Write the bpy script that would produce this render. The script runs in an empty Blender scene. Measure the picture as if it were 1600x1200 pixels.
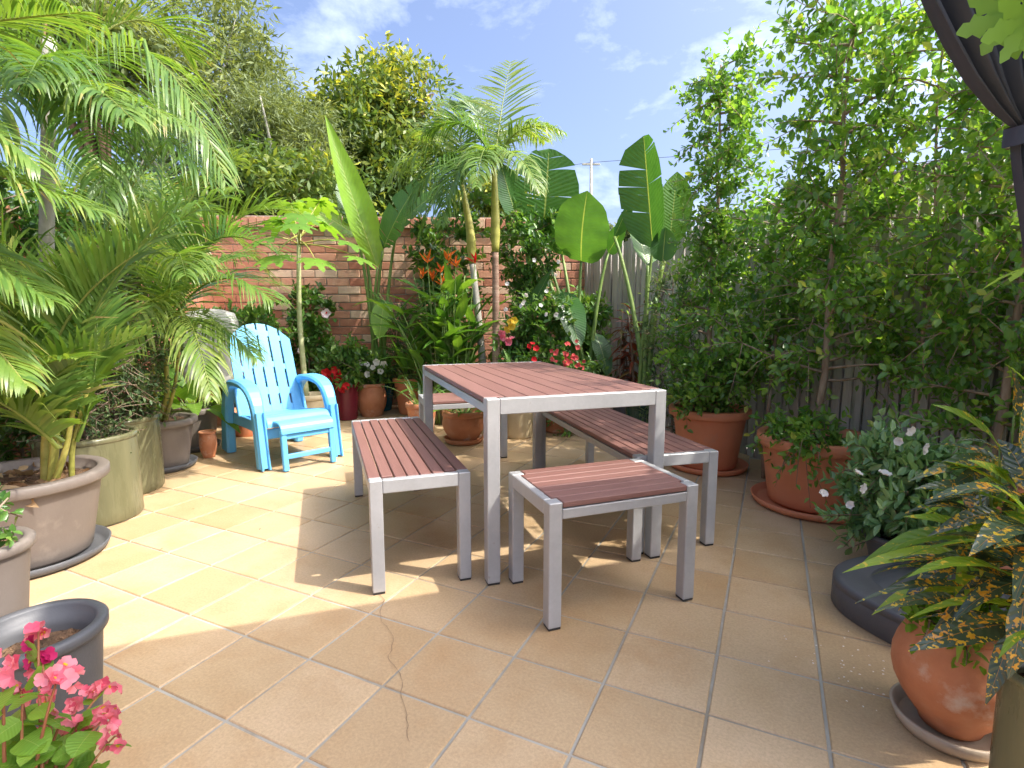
import bpy, bmesh, math, random
import numpy as np
from mathutils import Vector, Matrix

R = math.radians
PI = math.pi
random.seed(7)
RNG = np.random.default_rng(11)
SC = bpy.context.scene
COL = SC.collection

# ------------------------------------------------------------------ camera
CAM_H = 1.0624
PITCH = R(7.46)
LENS = 19.14
cam_d = bpy.data.cameras.new('camera')
cam_d.lens = LENS
cam_d.sensor_width = 36.0
cam_d.clip_start = 0.02
cam_d.clip_end = 3000
cam = bpy.data.objects.new('camera', cam_d)
cam.location = (0, 0, CAM_H)
cam.rotation_euler = (R(90) - PITCH, 0, 0)
COL.objects.link(cam)
SC.camera = cam

# ------------------------------------------------------------------ light
SUN_DIR = Vector((0.36, -0.11, 0.47)).normalized()          # towards the sun
SUN_EL = math.asin(SUN_DIR.z)
SUN_AZ = math.atan2(SUN_DIR.x, SUN_DIR.y)
world = bpy.data.worlds.new('World')
SC.world = world
world.use_nodes = True
nt = world.node_tree
nt.nodes.clear()
w_out = nt.nodes.new('ShaderNodeOutputWorld')
w_bg = nt.nodes.new('ShaderNodeBackground')
w_bg.inputs['Strength'].default_value = 0.15
sky = nt.nodes.new('ShaderNodeTexSky')
sky.sky_type = 'NISHITA'
sky.sun_disc = False
sky.sun_elevation = SUN_EL
sky.sun_rotation = SUN_AZ
sky.air_density = 0.56
sky.dust_density = 6.0
sky.ozone_density = 4.0
w_tc = nt.nodes.new('ShaderNodeTexCoord')
w_map = nt.nodes.new('ShaderNodeMapping')
w_map.inputs['Scale'].default_value = (1.0, 1.0, 2.2)
w_map.inputs['Location'].default_value = (0.35, 0.1, 0.25)
w_n = nt.nodes.new('ShaderNodeTexNoise')
w_n.inputs['Scale'].default_value = 3.2
w_n.inputs['Detail'].default_value = 9
w_n.inputs['Roughness'].default_value = 0.62
w_n.inputs['Distortion'].default_value = 0.25
w_r = nt.nodes.new('ShaderNodeValToRGB')
w_r.color_ramp.elements[0].position = 0.50
w_r.color_ramp.elements[0].color = (0.0, 0.0, 0.0, 1)
w_r.color_ramp.elements[1].position = 0.80
w_r.color_ramp.elements[1].color = (0.42, 0.42, 0.42, 1)
w_mix = nt.nodes.new('ShaderNodeMix')
w_mix.data_type = 'RGBA'
w_mix.inputs[7].default_value = (6.6, 7.0, 7.6, 1)
nt.links.new(w_tc.outputs['Generated'], w_map.inputs['Vector'])
nt.links.new(w_map.outputs[0], w_n.inputs['Vector'])
nt.links.new(w_n.outputs['Fac'], w_r.inputs['Fac'])
nt.links.new(w_r.outputs['Color'], w_mix.inputs[0])
nt.links.new(sky.outputs['Color'], w_mix.inputs[6])
nt.links.new(w_mix.outputs[2], w_bg.inputs['Color'])
nt.links.new(w_bg.outputs[0], w_out.inputs['Surface'])

sun_d = bpy.data.lights.new('sun', 'SUN')
sun_d.energy = 2.0
sun_d.angle = R(0.53)
sun_d.color = (1.0, 0.94, 0.84)
sun = bpy.data.objects.new('sun', sun_d)
sun.rotation_euler = SUN_DIR.to_track_quat('Z', 'Y').to_euler()
sun.location = (6, -2, 9)
COL.objects.link(sun)

SC.view_settings.view_transform = 'Standard'
SC.view_settings.look = 'None'
SC.view_settings.exposure = 1.68
SC.view_settings.gamma = 1.0
SC.view_settings.use_curve_mapping = False
SC.cycles.max_bounces = 8
SC.cycles.diffuse_bounces = 4
SC.cycles.transmission_bounces = 4

# ------------------------------------------------------------------ geometry helpers
FPX = LENS / 36.0 * 1600


def at(u, v, Y):
    """Surveyed point: the place at depth Y that the photograph shows at (u, v)."""
    dx, dy = (u - 800) / FPX, (v - 600) / FPX
    cp, sp = math.cos(PITCH), math.sin(PITCH)
    d = np.array([dx, cp - dy * sp, -sp - dy * cp])
    return d * (Y / d[1]) + np.array([0, 0, CAM_H])


def nrm(v):
    v = np.asarray(v, float)
    n = np.linalg.norm(v, axis=-1, keepdims=True)
    return v / np.maximum(n, 1e-9)


def make_mesh(name, V, F, rnd=None, smooth=False, uv=None):
    V = np.asarray(V, np.float32)
    me = bpy.data.meshes.new(name)
    if isinstance(F, np.ndarray):
        m, k = F.shape
        me.vertices.add(len(V))
        me.vertices.foreach_set('co', V.ravel())
        me.loops.add(m * k)
        me.loops.foreach_set('vertex_index', F.astype(np.int32).ravel())
        me.polygons.add(m)
        me.polygons.foreach_set('loop_start', np.arange(0, m * k, k, dtype=np.int32))
        me.update(calc_edges=True)
    else:
        me.from_pydata([tuple(map(float, v)) for v in V], [], [tuple(int(i) for i in f) for f in F])
        me.update()
    if rnd is not None:
        a = me.attributes.new('rnd', 'FLOAT', 'FACE')
        a.data.foreach_set('value', np.asarray(rnd, np.float32))
    if uv is not None:
        l = me.uv_layers.new(name='UVMap')
        idx = np.zeros(len(me.loops), np.int32)
        me.loops.foreach_get('vertex_index', idx)
        l.data.foreach_set('uv', np.asarray(uv, np.float32)[idx].ravel())
    if smooth:
        me.polygons.foreach_set('use_smooth', np.ones(len(me.polygons), bool))
    return me


def link(name, me, mat=None, parent=None, loc=None, rot=None):
    o = bpy.data.objects.new(name, me)
    if mat is not None and me is not None and len(me.materials) == 0:
        me.materials.append(mat)
    COL.objects.link(o)
    if parent is not None:
        o.parent = parent
    if loc is not None:
        o.location = tuple(float(c) for c in loc)
    if rot is not None:
        o.rotation_euler = rot
    return o


def obj(name, geo, mat, parent=None, smooth=False, rnd=None, uv=None, loc=None, rot=None):
    return link(name, make_mesh(name, geo[0], geo[1], rnd, smooth, uv), mat, parent, loc, rot)


def tag(o, label=None, cat=None, group=None, kind=None):
    for k, v in (('label', label), ('category', cat), ('group', group), ('kind', kind)):
        if v:
            o[k] = v
    return o


def thing(name, label, cat, loc=(0, 0, 0), rz=0.0, group=None):
    o = link(name, None, loc=loc, rot=(0, 0, rz))
    o.empty_display_size = 0.1
    return tag(o, label, cat, group)


def join(geos):
    V, F, n = [], [], 0
    for v, f in geos:
        v = np.asarray(v, float)
        V.append(v)
        F.extend([tuple(i + n for i in q) for q in f])
        n += len(v)
    return np.concatenate(V), F


def cbox(cx, cy, cz, sx, sy, sz, ch=0.003):
    """Box with chamfered edges (24 verts), centred."""
    V = []
    hx, hy, hz = sx / 2, sy / 2, sz / 2
    ch = min(ch, hx * .8, hy * .8, hz * .8)
    bm = bmesh.new()
    bmesh.ops.create_cube(bm, size=1)
    for v in bm.verts:
        v.co = Vector((v.co.x * sx + cx, v.co.y * sy + cy, v.co.z * sz + cz))
    if ch > 0:
        bmesh.ops.bevel(bm, geom=bm.edges[:], offset=ch, segments=1, affect='EDGES', profile=.5)
    bm.verts.index_update()
    V = np.array([v.co[:] for v in bm.verts])
    F = [tuple(v.index for v in f.verts) for f in bm.faces]
    bm.free()
    return V, F


def lathe(profile, n=40, wob=0.0, seed=0):
    """Revolve (r, z) profile. Closed ends when r is 0."""
    p = np.array(profile, float)
    a = np.linspace(0, 2 * PI, n, endpoint=False)
    k = len(p)
    r = p[:, 0][:, None] * (1 + wob * np.sin(a * 2 + seed)[None, :] + wob * .6 * np.sin(a * 5 + seed * 2)[None, :])
    V = np.stack([r * np.cos(a), r * np.sin(a), np.repeat(p[:, 1][:, None], n, 1)], -1).reshape(-1, 3)
    F = []
    for i in range(k - 1):
        for j in range(n):
            j2 = (j + 1) % n
            F.append((i * n + j, i * n + j2, (i + 1) * n + j2, (i + 1) * n + j))
    return V, F


def tube(path, rad, sides=6):
    path = np.asarray(path, float)
    n = len(path)
    rad = np.broadcast_to(np.asarray(rad, float), (n,))
    T = nrm(np.gradient(path, axis=0))
    ref = np.array([0, 0, 1.0]) if abs(T[0][2]) < .9 else np.array([1.0, 0, 0])
    V = []
    S = np.cross(T[0], ref)
    S = S / np.linalg.norm(S)
    for i in range(n):
        S = S - T[i] * (S @ T[i])
        S = S / max(np.linalg.norm(S), 1e-9)
        B = np.cross(T[i], S)
        a = np.linspace(0, 2 * PI, sides, endpoint=False)
        V.append(path[i] + rad[i] * (np.cos(a)[:, None] * S + np.sin(a)[:, None] * B))
    V = np.concatenate(V)
    F = []
    for i in range(n - 1):
        for j in range(sides):
            j2 = (j + 1) % sides
            F.append((i * sides + j, i * sides + j2, (i + 1) * sides + j2, (i + 1) * sides + j))
    F.append(tuple(range((n - 1) * sides, n * sides)))
    F.append(tuple(reversed(range(sides))))
    return V, F


def bez(a, b, c, n):
    t = np.linspace(0, 1, n)[:, None]
    a, b, c = (np.asarray(x, float) for x in (a, b, c))
    return (1 - t) ** 2 * a + 2 * t * (1 - t) * b + t ** 2 * c


def quads(F):
    return np.array(F, np.int32)


# ------------------------------------------------------------------ materials
def mat_new(name):
    m = bpy.data.materials.new(name)
    m.use_nodes = True
    t = m.node_tree
    t.nodes.clear()
    out = t.nodes.new('ShaderNodeOutputMaterial')
    return m, t, out


def node(t, typ, **inp):
    n = t.nodes.new(typ)
    for k, v in inp.items():
        n.inputs[k.replace('_', ' ')].default_value = v
    return n


def ramp(t, fac, stops, interp='LINEAR'):
    r = t.nodes.new('ShaderNodeValToRGB')
    r.color_ramp.interpolation = interp
    el = r.color_ramp.elements
    while len(el) < len(stops):
        el.new(0.5)
    for e, (p, c) in zip(el, stops):
        e.position = p
        e.color = (*c, 1)
    if fac is not None:
        t.links.new(fac, r.inputs['Fac'])
    return r


def surface(name, stops, noise=8.0, detail=6, rough=(.5, .7), bump=.2, bump_scale=60.0, per_obj=0.0,
            metallic=0.0, spec=.4, stains=None, coords='Object', bump_dist=.01, stretch=(1, 1, 1), grain=None, dirt=None):
    """Mottled procedural surface: noise picks the colour between stops, second noise gives relief and gloss."""
    m, t, out = mat_new(name)
    tc = t.nodes.new('ShaderNodeTexCoord')
    oi = t.nodes.new('ShaderNodeObjectInfo')
    mp = t.nodes.new('ShaderNodeMapping')
    mp.inputs['Scale'].default_value = stretch
    t.links.new(tc.outputs[coords], mp.inputs['Vector'])
    off = node(t, 'ShaderNodeVectorMath')
    off.operation = 'ADD'
    sc = node(t, 'ShaderNodeMath')
    sc.operation = 'MULTIPLY'
    sc.inputs[1].default_value = 37.0
    t.links.new(oi.outputs['Random'], sc.inputs[0])
    cmb = t.nodes.new('ShaderNodeCombineXYZ')
    t.links.new(sc.outputs[0], cmb.inputs[0])
    t.links.new(sc.outputs[0], cmb.inputs[1])
    t.links.new(mp.outputs[0], off.inputs[0])
    t.links.new(cmb.outputs[0], off.inputs[1])
    n1 = node(t, 'ShaderNodeTexNoise', Scale=noise, Detail=detail, Roughness=.6)
    t.links.new(off.outputs[0], n1.inputs['Vector'])
    fac = n1.outputs['Fac']
    if per_obj > 0:
        a = node(t, 'ShaderNodeMath')
        a.operation = 'MULTIPLY_ADD'
        a.inputs[1].default_value = per_obj
        t.links.new(oi.outputs['Random'], a.inputs[0])
        b = node(t, 'ShaderNodeMath')
        b.operation = 'MULTIPLY'
        b.inputs[1].default_value = 1 - per_obj
        t.links.new(n1.outputs['Fac'], b.inputs[0])
        t.links.new(b.outputs[0], a.inputs[2])
        fac = a.outputs[0]
    cr = ramp(t, fac, stops)
    col = cr.outputs['Color']
    if stains:
        scol, sscale, lo, hi = stains
        n3 = node(t, 'ShaderNodeTexNoise', Scale=sscale, Detail=8, Roughness=.65)
        t.links.new(off.outputs[0], n3.inputs['Vector'])
        sr = ramp(t, n3.outputs['Fac'], [(lo, (0, 0, 0)), (hi, (1, 1, 1))])
        mx = t.nodes.new('ShaderNodeMix')
        mx.data_type = 'RGBA'
        t.links.new(sr.outputs['Color'], mx.inputs[0])
        t.links.new(col, mx.inputs[6])
        mx.inputs[7].default_value = (*scol, 1)
        col = mx.outputs[2]
    if dirt:
        ge = t.nodes.new('ShaderNodeNewGeometry')
        n5 = node(t, 'ShaderNodeTexNoise', Scale=dirt[1], Detail=9, Roughness=.68, Distortion=.3)
        t.links.new(ge.outputs['Position'], n5.inputs['Vector'])
        r5 = ramp(t, n5.outputs['Fac'], [(dirt[2], (0, 0, 0)), (dirt[3], (dirt[4],) * 3)])
        m5 = t.nodes.new('ShaderNodeMix')
        m5.data_type = 'RGBA'
        t.links.new(r5.outputs['Color'], m5.inputs[0])
        t.links.new(col, m5.inputs[6])
        m5.inputs[7].default_value = (*dirt[0], 1)
        col = m5.outputs[2]
    if grain:
        n4 = node(t, 'ShaderNodeTexNoise', Scale=grain[0], Detail=4, Roughness=.75)
        t.links.new(off.outputs[0], n4.inputs['Vector'])
        g4 = node(t, 'ShaderNodeMapRange')
        g4.inputs['From Min'].default_value = .3
        g4.inputs['From Max'].default_value = .7
        g4.inputs['To Min'].default_value = 1 - grain[1]
        g4.inputs['To Max'].default_value = 1 + grain[1]
        t.links.new(n4.outputs['Fac'], g4.inputs['Value'])
        h4 = node(t, 'ShaderNodeHueSaturation')
        t.links.new(g4.outputs[0], h4.inputs['Value'])
        t.links.new(col, h4.inputs['Color'])
        col = h4.outputs['Color']
    n2 = node(t, 'ShaderNodeTexNoise', Scale=bump_scale, Detail=5, Roughness=.6)
    t.links.new(off.outputs[0], n2.inputs['Vector'])
    bs = t.nodes.new('ShaderNodeBsdfPrincipled')
    bs.inputs['Metallic'].default_value = metallic
    bs.inputs['Specular IOR Level'].default_value = spec
    t.links.new(col, bs.inputs['Base Color'])
    mr = node(t, 'ShaderNodeMapRange')
    mr.inputs['To Min'].default_value = rough[0]
    mr.inputs['To Max'].default_value = rough[1]
    t.links.new(n1.outputs['Fac'], mr.inputs['Value'])
    t.links.new(mr.outputs[0], bs.inputs['Roughness'])
    if bump > 0:
        bp = node(t, 'ShaderNodeBump', Strength=bump, Distance=bump_dist)
        t.links.new(n2.outputs['Fac'], bp.inputs['Height'])
        t.links.new(bp.outputs[0], bs.inputs['Normal'])
    t.links.new(bs.outputs[0], out.inputs['Surface'])
    return m


def leaf_mat(name, stops, trans=.35, rough=.42, spec=.45, tcol=None, veins=None, spots=None):
    """Leaf: colour by the per-leaf value 'rnd' and the object's random, glossy face, light through the blade."""
    m, t, out = mat_new(name)
    at_ = t.nodes.new('ShaderNodeAttribute')
    at_.attribute_name = 'rnd'
    oi = t.nodes.new('ShaderNodeObjectInfo')
    ad = node(t, 'ShaderNodeMath')
    ad.operation = 'MULTIPLY_ADD'
    ad.inputs[1].default_value = .22
    t.links.new(oi.outputs['Random'], ad.inputs[0])
    sb = node(t, 'ShaderNodeMath')
    sb.operation = 'SUBTRACT'
    sb.inputs[1].default_value = .11
    t.links.new(at_.outputs['Fac'], sb.inputs[0])
    t.links.new(sb.outputs[0], ad.inputs[2])
    cr = ramp(t, ad.outputs[0], stops)
    col = cr.outputs['Color']
    bs = t.nodes.new('ShaderNodeBsdfPrincipled')
    tc = t.nodes.new('ShaderNodeTexCoord')
    if spots:
        nz = node(t, 'ShaderNodeTexNoise', Scale=spots[0], Detail=2.5, Roughness=.55, Distortion=.4)
        t.links.new(tc.outputs['Object'], nz.inputs['Vector'])
        nb = node(t, 'ShaderNodeTexNoise', Scale=spots[0] * .22, Detail=2)
        t.links.new(tc.outputs['Object'], nb.inputs['Vector'])
        mm = node(t, 'ShaderNodeMath')
        mm.operation = 'MULTIPLY_ADD'
        mm.inputs[1].default_value = .45
        t.links.new(nb.outputs['Fac'], mm.inputs[0])
        t.links.new(nz.outputs['Fac'], mm.inputs[2])
        sr = ramp(t, mm.outputs[0], [(spots[1], (0, 0, 0)), (spots[1] + .035, (1, 1, 1))])
        sc = ramp(t, nb.outputs['Fac'], [(.42, spots[2]), (.62, spots[3])])
        mx = t.nodes.new('ShaderNodeMix')
        mx.data_type = 'RGBA'
        t.links.new(sr.outputs['Color'], mx.inputs[0])
        t.links.new(col, mx.inputs[6])
        t.links.new(sc.outputs['Color'], mx.inputs[7])
        col = mx.outputs[2]
    if veins:
        uvn = t.nodes.new('ShaderNodeTexCoord')
        sp = t.nodes.new('ShaderNodeSeparateXYZ')
        t.links.new(uvn.outputs['UV'], sp.inputs[0])
        # midrib
        ab = node(t, 'ShaderNodeMath')
        ab.operation = 'ABSOLUTE'
        t.links.new(sp.outputs['Y'], ab.inputs[0])
        ml = ramp(t, ab.outputs[0], [(.008, (.8, .8, .8)), (.035, (0, 0, 0))])
        mx = t.nodes.new('ShaderNodeMix')
        mx.data_type = 'RGBA'
        t.links.new(ml.outputs['Color'], mx.inputs[0])
        t.links.new(col, mx.inputs[6])
        mx.inputs[7].default_value = (*veins[1], 1)
        col = mx.outputs[2]
        # side veins as relief
        cm = node(t, 'ShaderNodeMath')
        cm.operation = 'MULTIPLY_ADD'
        cm.inputs[1].default_value = -.12
        t.links.new(ab.outputs[0], cm.inputs[0])
        t.links.new(sp.outputs['X'], cm.inputs[2])
        sn = node(t, 'ShaderNodeMath')
        sn.operation = 'MULTIPLY'
        sn.inputs[1].default_value = veins[0]
        t.links.new(cm.outputs[0], sn.inputs[0])
        si = node(t, 'ShaderNodeMath')
        si.operation = 'SINE'
        t.links.new(sn.outputs[0], si.inputs[0])
        bp = node(t, 'ShaderNodeBump', Strength=.25, Distance=.004)
        t.links.new(si.outputs[0], bp.inputs['Height'])
        t.links.new(bp.outputs[0], bs.inputs['Normal'])
    nz2 = node(t, 'ShaderNodeTexNoise', Scale=14.0, Detail=3)
    t.links.new(tc.outputs['Object'], nz2.inputs['Vector'])
    hs = node(t, 'ShaderNodeHueSaturation')
    mr = node(t, 'ShaderNodeMapRange')
    mr.inputs['To Min'].default_value = .78
    mr.inputs['To Max'].default_value = 1.22
    t.links.new(nz2.outputs['Fac'], mr.inputs['Value'])
    t.links.new(mr.outputs[0], hs.inputs['Value'])
    t.links.new(col, hs.inputs['Color'])
    col = hs.outputs['Color']
    bs.inputs['Roughness'].default_value = rough
    bs.inputs['Specular IOR Level'].default_value = spec
    t.links.new(col, bs.inputs['Base Color'])
    tr = t.nodes.new('ShaderNodeBsdfTranslucent')
    tm = t.nodes.new('ShaderNodeMix')
    tm.data_type = 'RGBA'
    tm.blend_type = 'MULTIPLY'
    tm.inputs[0].default_value = 1.0
    tm.inputs[7].default_value = (*(tcol or (1.9, 1.75, .7)), 1)
    t.links.new(col, tm.inputs[6])
    t.links.new(tm.outputs[2], tr.inputs['Color'])
    ms = node(t, 'ShaderNodeMixShader', Fac=trans)
    t.links.new(bs.outputs[0], ms.inputs[1])
    t.links.new(tr.outputs[0], ms.inputs[2])
    t.links.new(ms.outputs[0], out.inputs['Surface'])
    return m


M = {}
M['tile'] = surface('sandy_tile', [(.25, (.455, .315, .172)), (.5, (.500, .355, .202)), (.75, (.545, .395, .240))], noise=5, per_obj=.45,
                    rough=(.38, .58), bump=.12, bump_scale=45, stains=((.43, .265, .125), 2.3, .48, .76), grain=(120.0, .16), dirt=((.33, .205, .10), 1.7, .50, .78, .45), bump_dist=.006)
M['grout'] = surface('pale_grout', [(.3, (.30, .275, .22)), (.5, (.38, .36, .305)), (.7, (.45, .43, .38))], noise=2.2, detail=9, bump=.3, coords='Object', dirt=((.22, .17, .11), 2.6, .48, .70, .8))
M['crack'] = surface('dark_crack', [(.3, (.19, .12, .07)), (.7, (.27, .18, .11))], noise=30, bump=0)
M['brick'] = surface('fired_brick', [(.2, (.36, .135, .08)), (.38, (.49, .215, .13)), (.58, (.57, .30, .19)), (.8, (.64, .45, .31))], noise=16, per_obj=.62,
                     rough=(.7, .9), bump=.5, bump_scale=70, stains=((.24, .13, .09), 9, .58, .75), bump_dist=.008)
M['mortar'] = surface('mortar', [(.3, (.30, .24, .19)), (.7, (.42, .35, .28))], noise=9, rough=(.8, .95), bump=.5)
M['paling'] = surface('weathered_paling', [(.25, (.37, .33, .29)), (.5, (.52, .48, .435)), (.75, (.62, .585, .54))], noise=6, per_obj=.4,
                      rough=(.7, .9), bump=.5, bump_scale=30, stretch=(14, 14, .9), stains=((.16, .18, .10), 1.2, .56, .74))
M['alu'] = surface('satin_aluminium_paint', [(.3, (.37, .37, .368)), (.7, (.45, .45, .445))], noise=4, rough=(.34, .48), bump=.05, bump_scale=150,
                   metallic=.25, stains=((.24, .17, .12), 16, .67, .76), grain=(40.0, .05))
M['slat'] = surface('red_brown_composite_slat', [(.25, (.175, .082, .066)), (.5, (.215, .105, .086)), (.75, (.260, .132, .110))], noise=3, per_obj=.14,
                    rough=(.42, .62), bump=.35, bump_scale=22, stretch=(1.2, 26, 26), bump_dist=.003)
M['blue'] = surface('sky_blue_plastic', [(.3, (.115, .40, .70)), (.7, (.145, .455, .76))], noise=5, rough=(.34, .5), bump=.06, bump_scale=120,
                    stains=((.10, .36, .64), 6, .60, .82))
M['terra'] = surface('terracotta_plastic', [(.3, (.60, .200, .092)), (.7, (.67, .255, .130))], noise=4, rough=(.42, .6), bump=.1, bump_scale=60,
                     stains=((.50, .25, .16), 5, .56, .8))
M['clay'] = surface('old_clay', [(.25, (.38, .13, .055)), (.55, (.50, .20, .095)), (.8, (.58, .32, .20))], noise=7, rough=(.5, .75), bump=.35, bump_scale=25,
                    stains=((.60, .46, .36), 6, .58, .72))
M['taupe'] = surface('taupe_plastic', [(.3, (.140, .116, .098)), (.7, (.185, .155, .132))], noise=4, rough=(.42, .6), bump=.08, stains=((.28, .24, .20), 5, .58, .8))
M['olive'] = surface('olive_glaze', [(.3, (.112, .110, .055)), (.7, (.160, .154, .082))], noise=6, rough=(.18, .38), bump=.1, bump_scale=14,
                     stretch=(3, 3, .5), stains=((.27, .26, .17), 4, .58, .8))
M['char'] = surface('charcoal_plastic', [(.3, (.075, .077, .082)), (.7, (.105, .107, .112))], noise=5, rough=(.38, .55), bump=.1, bump_scale=120,
                    stains=((.10, .10, .10), 4, .6, .85))
M['maroon'] = surface('maroon_glaze', [(.3, (.12, .012, .02)), (.7, (.19, .02, .032))], noise=5, rough=(.15, .3), bump=.05)
M['teal'] = surface('teal_glaze', [(.3, (.01, .09, .12)), (.7, (.02, .15, .19))], noise=5, rough=(.15, .3), bump=.05)
M['cream'] = surface('cream_pot', [(.3, (.48, .38, .22)), (.7, (.60, .50, .32))], noise=5, rough=(.4, .6), bump=.15)
M['dgreen'] = surface('bottle_green_glaze', [(.3, (.02, .05, .035)), (.7, (.035, .075, .05))], noise=5, rough=(.2, .35), bump=.05)
M['sand_saucer'] = surface('sand_saucer', [(.3, (.36, .29, .21)), (.7, (.46, .38, .28))], noise=7, rough=(.4, .6), bump=.1, stains=((.22, .15, .10), 6, .55, .75))
M['soil'] = surface('potting_soil', [(.25, (.05, .03, .018)), (.5, (.13, .075, .04)), (.75, (.26, .15, .08))], noise=26, rough=(.8, .95), bump=1, bump_scale=45, bump_dist=.03)
M['curtain'] = surface('charcoal_curtain', [(.3, (.028, .032, .052)), (.7, (.042, .047, .072))], noise=3, rough=(.55, .75), bump=.25, bump_scale=400, bump_dist=.001)
M['white'] = surface('white_paint', [(.3, (.72, .71, .68)), (.7, (.80, .79, .76))], noise=3, rough=(.5, .7), bump=.08)
M['bark'] = surface('brown_bark', [(.25, (.10, .06, .035)), (.5, (.19, .12, .07)), (.75, (.30, .20, .12))], noise=12, rough=(.8, .95), bump=.7, bump_scale=30, stretch=(3, 3, .6))
M['greybark'] = surface('pale_grey_bark', [(.25, (.26, .24, .20)), (.5, (.40, .38, .33)), (.75, (.55, .53, .47))], noise=8, rough=(.7, .9), bump=.5, bump_scale=20, stretch=(2, 2, .8))
M['palm_ring'] = surface('ringed_palm_trunk', [(.25, (.16, .09, .06)), (.5, (.27, .17, .12)), (.75, (.40, .30, .23))], noise=6, rough=(.7, .9), bump=.5, bump_scale=14, stretch=(.4, .4, 4))
M['cane'] = surface('yellow_green_cane', [(.25, (.20, .20, .04)), (.5, (.34, .33, .07)), (.75, (.46, .42, .12))], noise=5, rough=(.4, .55), bump=.1, stretch=(1, 1, 3))
M['stem'] = surface('green_stem', [(.25, (.10, .16, .035)), (.5, (.17, .26, .06)), (.75, (.26, .34, .10))], noise=5, rough=(.45, .6), bump=.1)
M['papstem'] = surface('pale_papaya_stem', [(.25, (.30, .34, .15)), (.5, (.42, .44, .22)), (.75, (.55, .54, .33))], noise=8, rough=(.5, .7), bump=.2, stretch=(1, 1, 3))
M['sheath'] = surface('brown_green_sheath', [(.25, (.20, .10, .045)), (.45, (.28, .20, .07)), (.65, (.22, .28, .08)), (.85, (.40, .36, .18))], noise=5, rough=(.5, .7), bump=.2, stretch=(2, 2, .6))
M['twig'] = surface('twig', [(.25, (.15, .10, .065)), (.75, (.33, .25, .18))], noise=10, rough=(.8, .9), bump=.2)
M['tanbark'] = surface('tan_hedge_bark', [(.25, (.20, .13, .085)), (.5, (.33, .235, .165)), (.75, (.46, .36, .27))], noise=12, rough=(.8, .95), bump=.5, bump_scale=30, stretch=(3, 3, .6))
M['roofw'] = surface('painted_ceiling', [(.3, (.66, .65, .62)), (.7, (.74, .73, .70))], noise=2, rough=(.6, .8), bump=.05)
M['house'] = surface('beige_render', [(.3, (.42, .34, .25)), (.7, (.52, .43, .33))], noise=4, rough=(.8, .9), bump=.3)
M['gutter'] = surface('brown_gutter', [(.3, (.11, .08, .06)), (.7, (.17, .13, .10))], noise=4, rough=(.4, .6), bump=.05)
M['rooftile'] = surface('grey_brown_roof', [(.3, (.16, .12, .10)), (.7, (.26, .20, .16))], noise=7, rough=(.7, .9), bump=.5)
M['cover'] = surface('pale_grey_cover', [(.3, (.38, .37, .34)), (.7, (.55, .54, .50))], noise=5, rough=(.6, .8), bump=.4, bump_scale=9, bump_dist=.03)
M['blackmetal'] = surface('black_metal', [(.3, (.02, .02, .02)), (.7, (.04, .04, .04))], noise=5, rough=(.35, .5), bump=.1)
M['steel'] = surface('galvanised_steel', [(.3, (.35, .36, .37)), (.7, (.45, .46, .47))], noise=6, rough=(.35, .5), bump=.05, metallic=.6)

G = dict
M['hedge'] = leaf_mat('hedge_leaf', [(.0, (.075, .180, .036)), (.4, (.140, .290, .052)), (.75, (.235, .390, .070)), (1, (.42, .46, .11))], trans=.48, rough=.30, spec=.8)
M['gum'] = leaf_mat('grey_green_leaf', [(.0, (.110, .150, .060)), (.5, (.215, .265, .108)), (1, (.35, .40, .17))], trans=.3, rough=.55, spec=.3)
M['tip'] = leaf_mat('dark_leaf_gold_tips', [(.0, (.050, .100, .028)), (.40, (.120, .190, .042)), (.65, (.24, .28, .050)), (1, (.52, .51, .07))], trans=.32, rough=.45, spec=.4)
M['palm'] = leaf_mat('cane_palm_leaf', [(.0, (.050, .120, .028)), (.4, (.098, .195, .038)), (.75, (.175, .275, .052)), (.93, (.32, .34, .10)), (1, (.34, .25, .11))], trans=.40, rough=.36, spec=.5)
M['palm2'] = leaf_mat('young_palm_leaf', [(.0, (.062, .140, .030)), (.5, (.125, .225, .042)), (1, (.28, .34, .09))], trans=.42, rough=.38, spec=.45)
M['banana'] = leaf_mat('paddle_leaf', [(.0, (.030, .095, .022)), (.5, (.055, .150, .030)), (1, (.115, .240, .040))], trans=.36, rough=.30, spec=.5, veins=(150.0, (.34, .40, .12)))
M['banana_lt'] = leaf_mat('bright_paddle_leaf', [(.0, (.105, .240, .025)), (.5, (.165, .330, .032)), (1, (.25, .41, .045))], trans=.40, rough=.30, spec=.5, veins=(170.0, (.46, .52, .14)))
M['ginger'] = leaf_mat('ginger_leaf', [(.0, (.045, .135, .022)), (.5, (.095, .225, .033)), (1, (.21, .35, .05))], trans=.36, rough=.32, spec=.5, veins=(110.0, (.22, .34, .09)))
M['papaya'] = leaf_mat('papaya_leaf', [(.0, (.095, .21, .030)), (.5, (.15, .30, .035)), (1, (.24, .39, .05))], trans=.45, rough=.5, spec=.3)
M['shrub'] = leaf_mat('shrub_leaf', [(.0, (.038, .105, .024)), (.5, (.080, .185, .036)), (1, (.19, .31, .06))], trans=.34, rough=.36, spec=.5)
M['pale_shrub'] = leaf_mat('grey_green_small_leaf', [(.0, (.055, .10, .045)), (.5, (.10, .165, .07)), (1, (.20, .26, .11))], trans=.34, rough=.5, spec=.3)
M['garden'] = leaf_mat('gardenia_leaf', [(.0, (.095, .200, .080)), (.5, (.185, .330, .130)), (1, (.36, .48, .22))], trans=.3, rough=.28, spec=.6)
M['croton'] = leaf_mat('spotted_croton_leaf', [(.0, (.040, .062, .045)), (.6, (.060, .098, .058)), (1, (.090, .150, .050))], trans=.2, rough=.26, spec=.7,
                       spots=(95.0, .795, (.64, .50, .04), (.64, .30, .03)), veins=(60.0, (.48, .22, .04)))
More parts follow.
